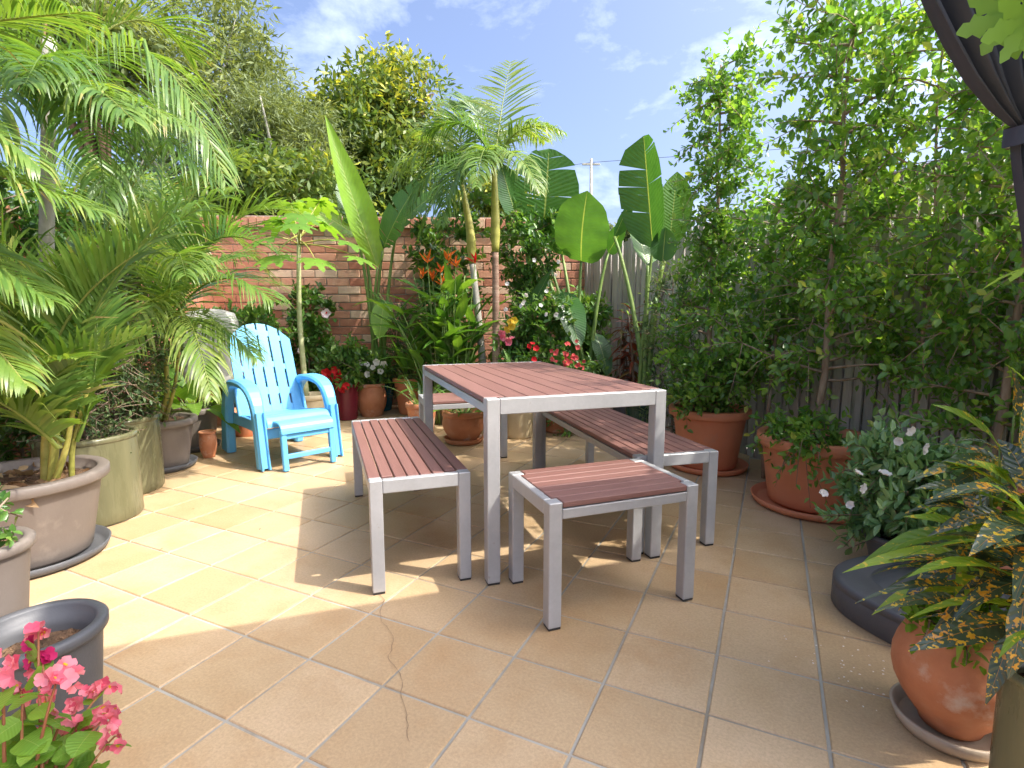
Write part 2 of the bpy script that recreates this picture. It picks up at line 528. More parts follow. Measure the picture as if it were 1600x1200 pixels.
M['croton_lt'] = leaf_mat('yellow_green_croton_leaf', [(.0, (.13, .26, .03)), (.6, (.20, .36, .04)), (1, (.30, .42, .05))], trans=.35, rough=.32, spec=.5,
                          spots=(70.0, .83, (.55, .48, .05), (.60, .52, .06)), veins=(60.0, (.46, .48, .08)))
M['red_leaf'] = leaf_mat('red_croton_leaf', [(.0, (.050, .030, .018)), (.35, (.16, .045, .022)), (.65, (.30, .075, .03)), (.85, (.10, .14, .03)), (1, (.36, .22, .04))], trans=.3, rough=.35, spec=.5, tcol=(1.6, 1.1, .7))
M['broad'] = leaf_mat('broad_bright_leaf', [(.0, (.09, .21, .03)), (.5, (.15, .30, .04)), (1, (.26, .41, .06))], trans=.4, rough=.4, spec=.4, veins=(70.0, (.30, .42, .12)))
M['dry'] = leaf_mat('dry_leaf', [(.0, (.12, .065, .03)), (.5, (.25, .15, .075)), (1, (.42, .30, .17))], trans=.2, rough=.8, spec=.1, tcol=(1.2, 1.0, .7))


def petal(name, a, b, trans=.35):
    return leaf_mat(name, [(.0, a), (1, b)], trans=trans, rough=.6, spec=.2, tcol=(1.2, 1.1, 1.1))


M['pink'] = petal('pink_petal', (.74, .12, .20), (.88, .36, .40))
M['magenta'] = petal('magenta_petal', (.40, .01, .09), (.55, .03, .15))
M['red'] = petal('red_petal', (.55, .012, .02), (.70, .035, .04))
M['coral'] = petal('coral_petal', (.60, .06, .07), (.75, .16, .14))
M['orange'] = petal('orange_bract', (.62, .10, .02), (.80, .24, .03))
M['whitep'] = petal('white_petal', (.74, .73, .68), (.82, .80, .76))
M['yellowp'] = petal('yellow_petal', (.72, .50, .03), (.80, .62, .10))
M['blush'] = petal('blush_petal', (.74, .55, .58), (.82, .74, .75))

# ------------------------------------------------------------------ plant helpers


def leaf_cloud(P, D, N, L, W, rnd, hexa=True, fold=.18, droop=.0, blunt=False):
    """Many small leaves: base points P, axis D, face normal N. Hexagonal folded blades or diamonds."""
    P, D, N = (np.asarray(a, float) for a in (P, D, N))
    n = len(P)
    D = nrm(D)
    S = nrm(np.cross(D, N))
    N = np.cross(S, D)
    L = np.broadcast_to(np.asarray(L, float), (n,))[:, None]
    W = np.broadcast_to(np.asarray(W, float), (n,))[:, None]
    if hexa:
        up = N * (W * fold)
        tip = P + D * L - N * (L * droop)
        m1 = P + D * (L * .34) + N * (L * .04)
        m2 = P + D * (L * .70) - N * (L * droop * .45)
        if blunt:
            m1 = P + D * (L * .48) + N * (L * .05)
            m2 = P + D * (L * .88) + N * (L * .10)
        v = [P, m1 + S * W * .46 + up, m2 + S * W * .36 + up, tip, m2 - S * W * .36 + up, m1 - S * W * .46 + up]
        V = np.stack(v, 1).reshape(-1, 3)
        b = (np.arange(n) * 6)[:, None]
        F = np.concatenate([b + np.array([[0, 1, 2, 3]]), b + np.array([[0, 3, 4, 5]])], 0)
        r = np.concatenate([rnd, rnd])
    else:
        mid = P + D * (L * .45)
        V = np.stack([P, mid + S * W * .5 + N * W * fold, P + D * L, mid - S * W * .5 + N * W * fold], 1).reshape(-1, 3)
        b = (np.arange(n) * 4)[:, None]
        F = b + np.array([[0, 1, 2, 3]])
        r = rnd
    return V, F, r


def rand_dirs(n, up=0.0, rng=RNG):
    d = rng.normal(size=(n, 3))
    d[:, 2] += up
    return nrm(d)


def blade(base, tip, normal, width, bow=.0, nseg=10, shape='oval', fold=.15, droop=0.0, torn=0.0, rng=RNG, sway=0.0):
    """A large leaf from base to tip with its face towards normal; torn leaves split along the side veins."""
    base, tip = np.asarray(base, float), np.asarray(tip, float)
    ax = tip - base
    Ln = np.linalg.norm(ax)
    T = ax / Ln
    N = np.asarray(normal, float)
    N = N - T * (N @ T)
    N = N / np.linalg.norm(N)
    S = np.cross(T, N)
    down = np.array([0, 0, -1.0])

    def mid(t):
        t = np.asarray(t)[..., None]
        return base + ax * t + N * (bow * Ln * 4 * t * (1 - t)) + down * (droop * Ln * t ** 2.2) + S * (sway * Ln * np.sin(PI * t))

    def wid(t):
        if shape == 'oval':
            return np.sin(PI * np.clip(t, 0, 1) ** .78) ** .62
        if shape == 'paddle':
            return np.clip(1 - np.abs(2 * t - .92) ** 2.6, 0, 1) ** .55
        if shape == 'lance':
            return np.sin(PI * np.clip(t, 0, 1) ** .62) ** .9
        return np.sin(PI * t)
    V, F, UV, RN = [], [], [], []
    rf0 = rng.uniform(0, 6)
    if torn <= 0:
        ts = np.linspace(0, 1, nseg + 1)
        cs = np.array([-1, -.55, 0, .55, 1])
        for t in ts:
            w = width / 2 * max(float(wid(t)), .012)
            m = mid(t)
            for c in cs:
                rf_ = .055 * w * abs(c) ** 2 * math.sin(t * 23 + rf0 + (c > 0) * 1.7) + .03 * w * abs(c) * math.sin(t * 9 + rf0 * 2)
                V.append(m + S * (c * w) + N * (fold * w * abs(c) ** 1.3 + rf_))
                UV.append((t, c))
        k = len(cs)
        for i in range(nseg):
            for j in range(k - 1):
                F.append((i * k + j, i * k + j + 1, (i + 1) * k + j + 1, (i + 1) * k + j))
        RN = [rng.uniform(.3, .7)] * len(F)
        r0 = rng.uniform(.25, .8)
        RN = [min(1, max(0, r0 + rng.normal() * .01))] * len(F)
    else:
        r0 = rng.uniform(.25, .75)
        for side in (-1, 1):
            t = 0.0
            while t < 1:
                dt = rng.uniform(.025, .13) if rng.random() < torn else rng.uniform(.13, .36)
                t1 = min(1.0, t + dt)
                if 1 - t1 < .04:
                    t1 = 1.0
                gap = rng.uniform(.02, .30) * torn * (rng.random() < .75)
                cut = rng.uniform(.0, .35) * torn
                sag = rng.uniform(-.12, .26) * torn
                b0 = len(V)
                rows = 3
                for a in range(rows):
                    tt = t + (t1 - t) * a / (rows - 1)
                    m = mid(tt)
                    for c in (0, .35, .7, 1.0):
                        tc = (t + t1) / 2
                        te = tt + (tc - tt) * gap * c * 2 + .06 * c
                        te = min(max(te, 0), 1)
                        w = width / 2 * max(float(wid(tt)), .012)
                        me_ = mid(te) if c > 0 else m
                        V.append(me_ + S * (side * c * w * (1 - cut * .25 * (c > .9))) + N * (fold * w * c ** 1.3) + down * (sag * w * c * c))
                        UV.append((tt, side * c))
                for a in range(rows - 1):
                    for j in range(3):
                        q = (b0 + a * 4 + j, b0 + a * 4 + j + 1, b0 + (a + 1) * 4 + j + 1, b0 + (a + 1) * 4 + j)
                        F.append(q if side > 0 else q[::-1])
                        RN.append(min(1, max(0, r0 + rng.normal() * .04)))
                t = t1
    return np.array(V), quads(F), np.array(RN), np.array(UV)


def leaf_part(root, base, tip, normal, width, mat, stalk=None, stalk_r=.008, stalk_mat=None, name='leaf', **kw):
    g = blade(base, tip, normal, width, **kw)
    o = obj(name, (g[0], g[1]), mat, root, smooth=True, rnd=g[2], uv=g[3])
    if stalk is not None:
        p = np.asarray(stalk, float)
        obj('leaf_stalk', tube(p, np.linspace(stalk_r, stalk_r * .55, len(p)), 6), stalk_mat or M['stem'], o, smooth=True)
    return o


def frond_geo(path, lmax, n=46, width=.022, vee=.5, sag=.35, fwd=.9, t0=.14, rng=RNG, rr=.009, taper=.25):
    """Feather palm frond along a path: a rachis and two rows of folded, drooping leaflets."""
    path = np.asarray(path, float)
    m = len(path)
    T = nrm(np.gradient(path, axis=0))
    tt = np.linspace(t0, .995, n)
    V, F, RN = [], [], []
    tv, tf = tube(path, np.linspace(rr, rr * .22, m), 5)
    F4 = [f for f in tf if len(f) == 4]
    V.extend(tv)
    F.extend(F4)
    r0 = rng.uniform(.25, .75)
    RN.extend([min(1, r0 + .3)] * len(F4))
    for i, t in enumerate(tt):
        x = t * (m - 1)
        k = min(int(x), m - 2)
        f = x - k
        p = path[k] * (1 - f) + path[k + 1] * f
        tg = nrm(T[k] * (1 - f) + T[k + 1] * f)
        up = np.array([0, 0, 1.0])
        s = np.cross(tg, up)
        if np.linalg.norm(s) < .15:
            s = np.cross(tg, np.array([.3, .9, .1]))
        s = nrm(s)
        nn = np.cross(s, tg)
        u = (t - t0) / (1 - t0)
        ln = lmax * (np.sin(PI * min(1, u * .80 + .17)) ** .7) * rng.uniform(.86, 1.1)
        for side in (-1, 1):
            f_ = fwd * (.55 + .8 * u) + rng.normal() * .07
            d = nrm(s * side + tg * f_ + nn * (vee + rng.normal() * .12))
            p0 = p
            wv = nrm(np.cross(d, nn) + rng.normal(size=3) * .15)
            w = width * rng.uniform(.85, 1.15)
            pts = [p0]
            dd = d.copy()
            sg = sag * rng.uniform(.5, 1.6)
            for j in range(4):
                dd = nrm(dd + np.array([0, 0, -sg * .36 * (j + .3)]))
                pts.append(pts[-1] + dd * ln / 4)
            ws = [.45, 1.0, .95, .6, .06]
            b = len(V)
            for q, wq in zip(pts, ws):
                V.append(q + wv * (w * wq / 2) - nn * 0.0)
                V.append(q - wv * (w * wq / 2))
            for j in range(4):
                F.append((b + 2 * j, b + 2 * j + 1, b + 2 * j + 3, b + 2 * j + 2))
            rv = min(1, max(0, r0 + rng.normal() * .13))
            RN.extend([rv, rv, min(1, rv + .03), min(1, rv + .22 * (rng.random() < .4))])
    return np.array(V), quads(F), np.array(RN)


def frond_part(root, path, mat, **kw):
    g = frond_geo(path, **kw)
    return obj('frond', (g[0], g[1]), mat, root, smooth=False, rnd=g[2])


def branch_tree(base, height, crown, n_main, rng, twigs=9, leaves=9, leaf=(.05, .028), trunk_r=.02, lean=(0, 0), up=.35, start=.1,
                twig_len=.28, lrange=(.7, 1.2), leaf_droop=.1, curl=.25, tip_gold=None, hexa=True, clump=0.0):
    """A stem with side branches and leafy twigs. crown(t) = branch reach at height fraction t. Returns wood geos and leaf arrays."""
    base = np.asarray(base, float)
    n = 14
    tz = np.linspace(0, 1, n)
    wob = np.cumsum(rng.normal(size=(n, 2)) * .012 * height, 0) * .35
    wob -= wob[0]
    trunk = np.stack([base[0] + lean[0] * tz + wob[:, 0], base[1] + lean[1] * tz + wob[:, 1], base[2] + height * tz], 1)
    wood = [tube(trunk, np.linspace(trunk_r, trunk_r * .25, n), 7)]
    P, D, Nn, RN, LL = [], [], [], [], []
    for i in range(n_main):
        t = start + (1 - start) * ((i + rng.uniform(0, 1)) / n_main)
        k = t * (n - 1)
        a = min(int(k), n - 2)
        p0 = trunk[a] * (1 - (k - a)) + trunk[a + 1] * (k - a)
        az = i * 2.39996 + rng.normal() * .4
        reach = crown(t) * rng.uniform(.55, 1.12)
        if reach < .04:
            continue
        d = np.array([math.cos(az), math.sin(az), up + rng.normal() * .2])
        mid_ = p0 + d * reach * .55 + rng.normal(size=3) * .05 * reach
        end = p0 + np.array([math.cos(az), math.sin(az), up * .7 + rng.normal() * .15]) * reach
        bp = bez(p0, mid_, end, 7)
        wood.append(tube(bp, np.linspace(trunk_r * .42, .0025, 7), 4))
        for j in range(twigs):
            s = rng.uniform(.25, 1.0) ** .8
            x = s * 6
            b = min(int(x), 5)
            q0 = bp[b] * (1 - (x - b)) + bp[b + 1] * (x - b)
            td = nrm(nrm(bp[b + 1] - bp[b]) * .55 + rand_dirs(1, .15, rng)[0])
            tl = twig_len * rng.uniform(.5, 1.3)
            q1 = q0 + td * tl * .5 + rng.normal(size=3) * .02
            q2 = q0 + td * tl + np.array([0, 0, -curl * tl * rng.uniform(0, 1)])
            tp = bez(q0, q1, q2, 4)
            if j % 2 == 0:
                wood.append(tube(tp, np.array([.0028, .0022, .0018, .0012]) * (1 + trunk_r * 8), 3))
            base_r = rng.uniform(.12, .72)
            gold = tip_gold(q2, rng) if tip_gold else 0
            for l in range(leaves):
                f = (l + rng.uniform(0, 1)) / leaves
                pp = (1 - f) ** 2 * q0 + 2 * f * (1 - f) * q1 + f * f * q2
                az2 = l * 2.4 + rng.normal() * .5
                sd = nrm(np.cross(td, [math.cos(az2), math.sin(az2), .35]))
                dd = nrm(td * .55 + sd * .8 + np.array([0, 0, -leaf_droop]))
                P.append(pp)
                D.append(dd)
                Nn.append(nrm(np.array([0, 0, 1.0]) + rng.normal(size=3) * .55))
                RN.append(min(1, max(0, base_r + rng.normal() * .12 + (.25 if f > .82 and rng.random() < .35 else 0) + gold)))
                LL.append(leaf[0] * rng.uniform(*lrange))
    LL = np.array(LL)
    V, F, r = leaf_cloud(P, D, Nn, LL, LL * leaf[1] / leaf[0], np.array(RN), hexa)
    return wood, (V, F), r, trunk


def leafy(name, label, cat, base, height, crown, n_main, seed, leafmat, barkmat, group=None, loc=None, crown_name='foliage', **kw):
    rng = np.random.default_rng(seed)
    root = thing(name, label, cat, base, group=group)
    wood, lv, r, trunk = branch_tree((0, 0, 0), height, crown, n_main, rng, **kw)
    obj('trunk', wood[0], barkmat, root, smooth=True)
    if len(wood) > 1:
        obj('branches', join(wood[1:]), barkmat, root, smooth=True)
    c = obj(crown_name, lv, leafmat, root, rnd=r)
    c['kind'] = 'stuff'
    return root


# ------------------------------------------------------------------ setting: patio floor
TS, TYAW = .285, -0.4455
T0 = np.array([-1.659, 2.054])
TU = np.array([math.cos(TYAW), math.sin(TYAW)])
TV = np.array([-TU[1], TU[0]])
W0, W1 = np.array([-3.45, 6.12]), np.array([.80, 6.32])      # rear brick wall, inner face
FDIR = nrm(np.array([.99, -2.45]))
L0 = np.array([-2.75, -.6])                                    # left wall, inner face: from here to W0


def inside(p, mrg=0.0):
    if p[1] > W0[1] + (p[0] - W0[0]) * (W1[1] - W0[1]) / (W1[0] - W0[0]) + mrg:
        return False
    d = p - W1
    if d[0] * -FDIR[1] - d[1] * -FDIR[0] > mrg + .02:
        return False
    lx = L0[0] + (p[1] - L0[1]) * (W0[0] - L0[0]) / (W0[1] - L0[1])
    return p[0] > lx - mrg and p[1] > -.7


ground = obj('ground', ([(-400, -400, -.06), (400, -400, -.06), (400, 400, -.06), (-400, 400, -.06)], [(0, 1, 2, 3)]),
             surface('lawn_ground', [(.3, (.05, .08, .025)), (.7, (.10, .13, .045))], noise=.6, rough=(.8, .95), bump=.4, bump_scale=20), None)
tag(ground, kind='structure')
floor = obj('patio_floor', join([cbox(-.1, 2.9, -.030, 7.2, 7.6, .05, .002)]), M['grout'])
tag(floor, kind='structure')


def tile_geo(h):
    a, b = h, h - .0028
    z0, z1, z2 = -.012, -.003, 0.0
    V = []
    for r_, z in ((a, z0), (a, z1), (b, z2)):
        V += [(-r_, -r_, z), (r_, -r_, z), (r_, r_, z), (-r_, r_, z)]
    F = []
    for k in (0, 4):
        for j in range(4):
            F.append((k + j, k + (j + 1) % 4, k + 4 + (j + 1) % 4, k + 4 + j))
    F.append((8, 9, 10, 11))
    return np.array(V), F


tile_me = make_mesh('tile', *tile_geo(TS / 2 - .0044))
tile_me.materials.append(M['tile'])
cells = []
for i in range(-24, 26):
    for j in range(-24, 26):
        c = T0 + TU * TS * (i + .5) + TV * TS * (j + .5)
        if not inside(c, .12):
            continue
        vis = c[1] > .95 and abs(c[0]) < c[1] * .99 + .2
        cells.append((0 if vis else 1, c[0] ** 2 + c[1] ** 2, c))
cells.sort(key=lambda q: (q[0], q[1]))
rest = []
for k, (vis, d2, c) in enumerate(cells):
    z = -.0002 + RNG.uniform(-.0007, .0002)
    if k < 296 and vis == 0:
        link('tile', tile_me, None, floor, (c[0], c[1], z), (RNG.normal() * .0012, RNG.normal() * .0012, TYAW + RNG.normal() * .0025))
    else:
        v, f = tile_geo(TS / 2 - .0044)
        cc, ss = math.cos(TYAW), math.sin(TYAW)
        v = np.stack([v[:, 0] * cc - v[:, 1] * ss + c[0], v[:, 0] * ss + v[:, 1] * cc + c[1], v[:, 2] + z], 1)
        rest.append((v, f))
if rest:
    o = obj('outer_tiles', join(rest), M['tile'], floor)
    o['kind'] = 'stuff'
# hairline crack wandering over the tiles from the bench leg
cp = [at(u, v, 850 * CAM_H / (v - 489)) for u, v in ((585, 934), (599, 962), (594, 992), (611, 1020), (615, 1046), (609, 1066), (622, 1088), (630, 1110), (629, 1140), (637, 1172), (641, 1200), (639, 1240))]
pts = []
for a, b in zip(cp[:-1], cp[1:]):
    for s in (0, .33, .66):
        pts.append(np.array(a) * (1 - s) + np.array(b) * s + np.r_[RNG.normal(size=2) * .003, 0])
V, F = [], []
for k, p in enumerate(pts):
    w = .0008 * (.4 + RNG.random())
    V += [(p[0] - w, p[1], .0022), (p[0] + w, p[1], .0022)]
    if k:
        F.append((2 * k - 2, 2 * k - 1, 2 * k + 1, 2 * k))
obj('crack', (V, F), M['crack'], floor)

# ------------------------------------------------------------------ brick walls
BP, CP_ = .250, .0905
BRICKV = []
for k in range(3):
    g = cbox(0, 0, 0, BP - .011, .11, CP_ - .011, .004)
    v = g[0] + RNG.normal(size=g[0].shape) * .0012
    me = make_mesh('brick', v, g[1])
    me.materials.append(M['brick'])
    BRICKV.append(me)
HEADV = make_mesh('brick', *cbox(0, 0, 0, .083 - .010, .235, .108, .004))
HEADV.materials.append(M['brick'])


def brick_wall(label, A, B, height, indiv, zone, cap=True):
    d = B - A
    ln = np.linalg.norm(d)
    ang = math.atan2(d[1], d[0])
    root = thing('brick_wall', label, 'brick wall', (A[0], A[1], 0), ang)
    obj('mortar', cbox(ln / 2, .062, height / 2 - .03, ln + .1, .100, height - .02, 0), M['mortar'], root)
    rows = int((height - (.11 if cap else 0)) / CP_)
    lst = []
    for r_ in range(rows):
        x = (-BP / 2 if r_ % 2 else 0)
        while x < ln + .05:
            cx = x + BP / 2
            lst.append((cx, .055 + RNG.normal() * .0022, (r_ + .5) * CP_, 0))
            x += BP
    if cap:
        x = .04
        while x < ln:
            lst.append((x, .075 + RNG.normal() * .003, rows * CP_ + .054, 1))
            x += .083
    lst.sort(key=lambda q: 0 if (zone[0] < q[0] < zone[1] and zone[2] < q[2] < zone[3]) else 1)
    geos = []
    for k, (x, y, z, hd) in enumerate(lst):
        if k < indiv and zone[0] < x < zone[1] and zone[2] < z < zone[3]:
            link('brick', HEADV if hd else BRICKV[k % 3], None, root, (x, y, z), (RNG.normal() * .006, RNG.normal() * .006, RNG.normal() * .008))
        else:
            g = cbox(x, y, z, .073 if hd else BP - .011, .235 if hd else .11, .108 if hd else CP_ - .011, 0)
            geos.append(g)
    if geos:
        o = obj('brickwork', join(geos), M['brick_mass'], root)
        o['kind'] = 'stuff'
    return root


M['brick_mass'] = surface('fired_brick_mass', [(.25, (.30, .105, .06)), (.42, (.42, .17, .10)), (.58, (.50, .24, .145)), (.75, (.58, .37, .24))], noise=3.2, detail=9,
                          rough=(.7, .9), bump=.5, bump_scale=70, bump_dist=.008)
brick_wall('red and orange brick wall across the back of the courtyard behind the potted plants', W0, W1, 2.16, 300, (.85, 4.4, .32, 2.3))
brick_wall('brick side wall half hidden behind the row of cane palms', L0, W0 + np.array([.02, -.02]), 1.75, 0, (9, 9, 9, 9))

# ------------------------------------------------------------------ paling fence
FL_ = 6.6
fr = thing('paling_fence', 'weathered grey timber paling fence behind the big terracotta pots', 'fence', (W1[0] + .02, W1[1] + .02, 0), math.atan2(FDIR[1], FDIR[0]))
PALV = []
for k in range(4):
    w, h = .058, 1.80
    g = cbox(0, 0, h / 2, w, .014, h, .002)
    v = g[0].copy()
    m_ = v[:, 2] > h - .05
    v[m_, 2] += RNG.normal(size=m_.sum()) * .003 + v[m_, 0] * RNG.normal() * .12
    me = make_mesh('paling', v, g[1])
    me.materials.append(M['paling'])
    PALV.append(me)
x = .05
while x < FL_:
    link('paling', PALV[int(RNG.integers(4))], None, fr, (x, .010 + RNG.normal() * .003, RNG.normal() * .010 - .01), (RNG.normal() * .004, RNG.normal() * .006, RNG.normal() * .03))
    x += .067 + RNG.uniform(0, .008)
for z in (.35, 1.45):
    obj('rail', cbox(FL_ / 2, .048, z, FL_, .04, .075, .003), M['paling'], fr)
for k in range(4):
    obj('post', cbox(.3 + k * 2.0, .115, .9, .09, .09, 1.8, .004), M['paling'], fr)
# board added behind the palings to block light, so the gaps stay dark
obj('gap_shade_board', cbox(FL_ / 2, .170, .88, FL_, .010, 1.74, .001), M['paling'], fr)

# ------------------------------------------------------------------ patio roof that shades the near floor, with its post
EDIR = nrm(np.array([1.08, .37]))
EN = np.array([-EDIR[1], EDIR[0]])
E0 = (np.array([-.92, 1.82]) * .95) + np.array([.36, -.11]) / .47 * 2.46
rf = thing('patio_roof', 'white patio roof on posts above the outdoor curtain', 'patio roof', (E0[0], E0[1], 0), math.atan2(EDIR[1], EDIR[0]))
obj('roof_sheet', cbox(.95, -.55, 2.51, 3.1, 1.1, .06, .004), M['roofw'], rf)
obj('beam', cbox(.95, -.10, 2.41, 3.0, .07, .14, .004), M['white'], rf)
for (x, y) in ((-.50, -1.02), (.36, -.10), (2.40, -.10), (2.40, -1.02)):
    obj('post', cbox(x, y, 1.17, .09, .09, 2.34, .004), M['white'], rf)
for x in (-.42, .30, 1.0, 1.7, 2.32):
    obj('rafter', cbox(x, -.62, 2.43, .05, .95, .09, .003), M['white'], rf)

# ------------------------------------------------------------------ table, benches, stools


def slat_set(name, label, cat, fl, yaw, Wd, Ld, H, n, leg=.05, long_is_depth=True, group=None, ap=.052, slat_t=.020, gap=.0055):
    u = np.array([math.cos(yaw), math.sin(yaw)])
    v = np.array([-u[1], u[0]])
    c = np.array(fl) + u * Wd / 2 + v * Ld / 2
    if long_is_depth:
        ln, wd, ang = Ld, Wd, yaw + PI / 2
    else:
        ln, wd, ang = Wd, Ld, yaw
    root = thing(name, label, cat, (c[0], c[1], 0), ang, group)
    hl, hw = ln / 2, wd / 2
    for sx in (-1, 1):
        for sy in (-1, 1):
            g1 = cbox(sx * (hl - leg / 2), sy * (hw - leg / 2), (H - .0015) / 2 + .004, leg, leg, H - .0095, .003)
            lg = obj('leg', g1, M['alu'], root)
            obj('foot_cap', cbox(sx * (hl - leg / 2), sy * (hw - leg / 2), .004, leg - .004, leg - .004, .008, .001), M['blackmetal'], lg)
        obj('end_rail', cbox(sx * (hl - .014), 0, H - ap / 2 - .001, .028, wd - 2 * leg - .0005, ap, .003), M['alu'], root)
    for sy in (-1, 1):
        obj('side_rail', cbox(0, sy * (hw - .016), H - slat_t - .004 - .019, ln - 2 * leg - .0005, .028, .036, .003), M['alu'], root)
    span = wd - .002
    g = gap
    w = (span - g * (n - 1)) / n
    for k in range(n):
        y = -span / 2 + w / 2 + k * (w + g)
        over_leg = abs(y) + w / 2 > hw - leg - .002
        L_ = ln - 2 * leg - .004 if over_leg else ln - .060
        obj('slat', cbox(0, y, H - slat_t / 2 - .0005 + RNG.normal() * .0004, L_, w, slat_t, .0025), M['slat'], root)
    return root


slat_set('outdoor_table', 'tall rectangular aluminium table with red brown slatted top between the benches', 'table', (-.094, 2.010), .328, .786, 1.435, .742, 9, leg=.052, ap=.062, gap=.0028)
slat_set('slatted_bench', 'long red brown slatted bench near the blue chair, on the sunny side of the table', 'bench', (-.526, 1.938), .335, .386, 1.222, .447, 8, leg=.048)
slat_set('slatted_bench', 'long red brown slatted bench beside the large terracotta pots, in dappled shade', 'bench', (.540, 2.285), .262, .405, 1.42, .447, 8, leg=.048)
slat_set('slatted_stool', 'short slatted stool with square aluminium legs at the open end of the table', 'stool', (.122, 1.702), .357, .593, .390, .447, 7, leg=.048, long_is_depth=False, gap=.0035)
slat_set('slatted_stool', 'short slatted stool at the table end that faces the brick wall, before a clay pot', 'stool', (-.60, 3.74), .30, .593, .390, .447, 7, leg=.048, long_is_depth=False, gap=.0035)

# ------------------------------------------------------------------ blue reclining garden chair
ch = thing('garden_chair', 'light blue plastic slatted garden chair with curved arms and pull-out footrest', 'chair', (-1.735, 4.02, 0), .775)


def sweep_yz(path, x, width, thick, rnd=.010):
    p = np.array(path, float)
    n = len(p)
    T = nrm(np.gradient(p, axis=0))
    N = np.stack([-T[:, 1], T[:, 0]], 1)
    V, F = [], []
    k = 8
    for i in range(n):
        hw, ht = width[i] / 2, thick[i] / 2
        r_ = min(rnd, ht * .6)
        for a, b in ((-hw + r_, -ht), (hw - r_, -ht), (hw, -ht + r_), (hw, ht - r_), (hw - r_, ht), (-hw + r_, ht), (-hw, ht - r_), (-hw, -ht + r_)):
            q = p[i] + N[i] * b
            V.append((x + a, q[0], q[1]))
    for i in range(n - 1):
        for j in range(k):
            F.append((i * k + j, i * k + (j + 1) % k, (i + 1) * k + (j + 1) % k, (i + 1) * k + j))
    F.append(tuple(range(k))[::-1])
    F.append(tuple(range((n - 1) * k, n * k)))
    return np.array(V), F


def smooth_path(pts, n=28):
    p = np.array(pts, float)
    d = np.r_[0, np.cumsum(np.linalg.norm(np.diff(p, axis=0), axis=1))]
    s = np.linspace(0, d[-1], n)
    q = np.stack([np.interp(s, d, p[:, k]) for k in range(p.shape[1])], 1)
    for _ in range(3):
        q[1:-1] = (q[:-2] + 2 * q[1:-1] + q[2:]) / 4
    return q


for sx in (-1, 1):
    arm = smooth_path([(.375, .012), (.355, .25), (.325, .42), (.25, .53), (.12, .567), (-.05, .567), (-.19, .545), (-.265, .46), (-.295, .30), (-.335, .012)], 34)
    th = np.interp(np.linspace(0, 1, 34), [0, .3, .42, .62, .75, 1], [.150, .095, .046, .046, .070, .082])
    wd = np.interp(np.linspace(0, 1, 34), [0, .3, .45, .6, .75, 1], [.066, .066, .112, .112, .078, .074])
    a = obj('arm_frame', sweep_yz(arm, sx * .262, wd, th, .014), M['blue'], ch, smooth=False)
    # raised ribs leave a channel down the front leg
    for q in (-1, 1):
        obj('leg_rib', sweep_yz([(-.318, .39), (-.338, .25), (-.362, .09), (-.378, .006)], sx * .262 + q * .024, [.012] * 4, [.040, .036, .036, .040], .004), M['blue'], a)
    obj('side_apron', cbox(sx * .236, .02, .272, .018, .60, .085, .006), M['blue'], ch)
# seat of broad bands with a rolled front
sp_ = smooth_path([(.20, .300), (.10, .305), (-.10, .330), (-.24, .352), (-.31, .352), (-.335, .325), (-.34, .285)], 26)
for k in range(5):
    seg = sp_[k * 5: k * 5 + 6] if k < 4 else sp_[20:26]
    seg = np.array(seg)
    if k < 4:
        seg = seg.copy()
        dv = seg[-1] - seg[-2]
        seg[-1] = seg[-2] + dv * .55
    obj('seat_band', sweep_yz(seg, 0, [.452] * len(seg), [.018] * len(seg), .004), M['blue'], ch)
obj('front_apron', cbox(0, -.300, .235, .44, .018, .07, .005), M['blue'], ch)
# reclined back: six slats in a fan with bridges between them
back = link('backrest', None, parent=ch, loc=(0, .175, .285), rot=(R(-20), 0, 0))
back.empty_display_size = .05
SW, SG = .0655, .0145


def back_pt(x):
    return -.035 * (x / .235) ** 2


for k in range(6):
    x = (k - 2.5) * (SW + SG)
    V, F = [], []
    rows = 12
    for i in range(rows + 1):
        for xx in (x - SW / 2, x + SW / 2):
            top = .735 - .150 * (abs(xx) / .235) ** 2.3
            z = top * i / rows
            for yy in (-.009, .009):
                V.append((xx, back_pt(xx) + yy, z))
    for i in range(rows):
        b = i * 4
        t = b + 4
        F += [(b, b + 2, t + 2, t), (b + 3, b + 1, t + 1, t + 3), (b + 1, b, t, t + 1), (b + 2, b + 3, t + 3, t + 2)]
    F += [(0, 1, 3, 2), (rows * 4, rows * 4 + 2, rows * 4 + 3, rows * 4 + 1)]
    obj('slat', (V, F), M['blue'], back)
br = []
for k in range(5):
    x = (k - 2) * (SW + SG)
    top = .735 - .150 * (abs(x) / .235) ** 2.3
    for a, b in ((.0, .10), (.215, .295), (.515, .58), (.865, .93)):
        br.append(cbox(x, back_pt(x), (a + b) / 2 * top, SG + .004, .014, (b - a) * top, .002))
for b_ in br:
    obj('slat_bridge', b_, M['blue'], back)
for sx in (-1, 1):
    obj('back_wing', cbox(sx * .246, -.045, .135, .022, .035, .27, .006), M['blue'], back)
obj('back_brace', cbox(0, .035, .30, .40, .03, .06, .006), M['blue'], back)
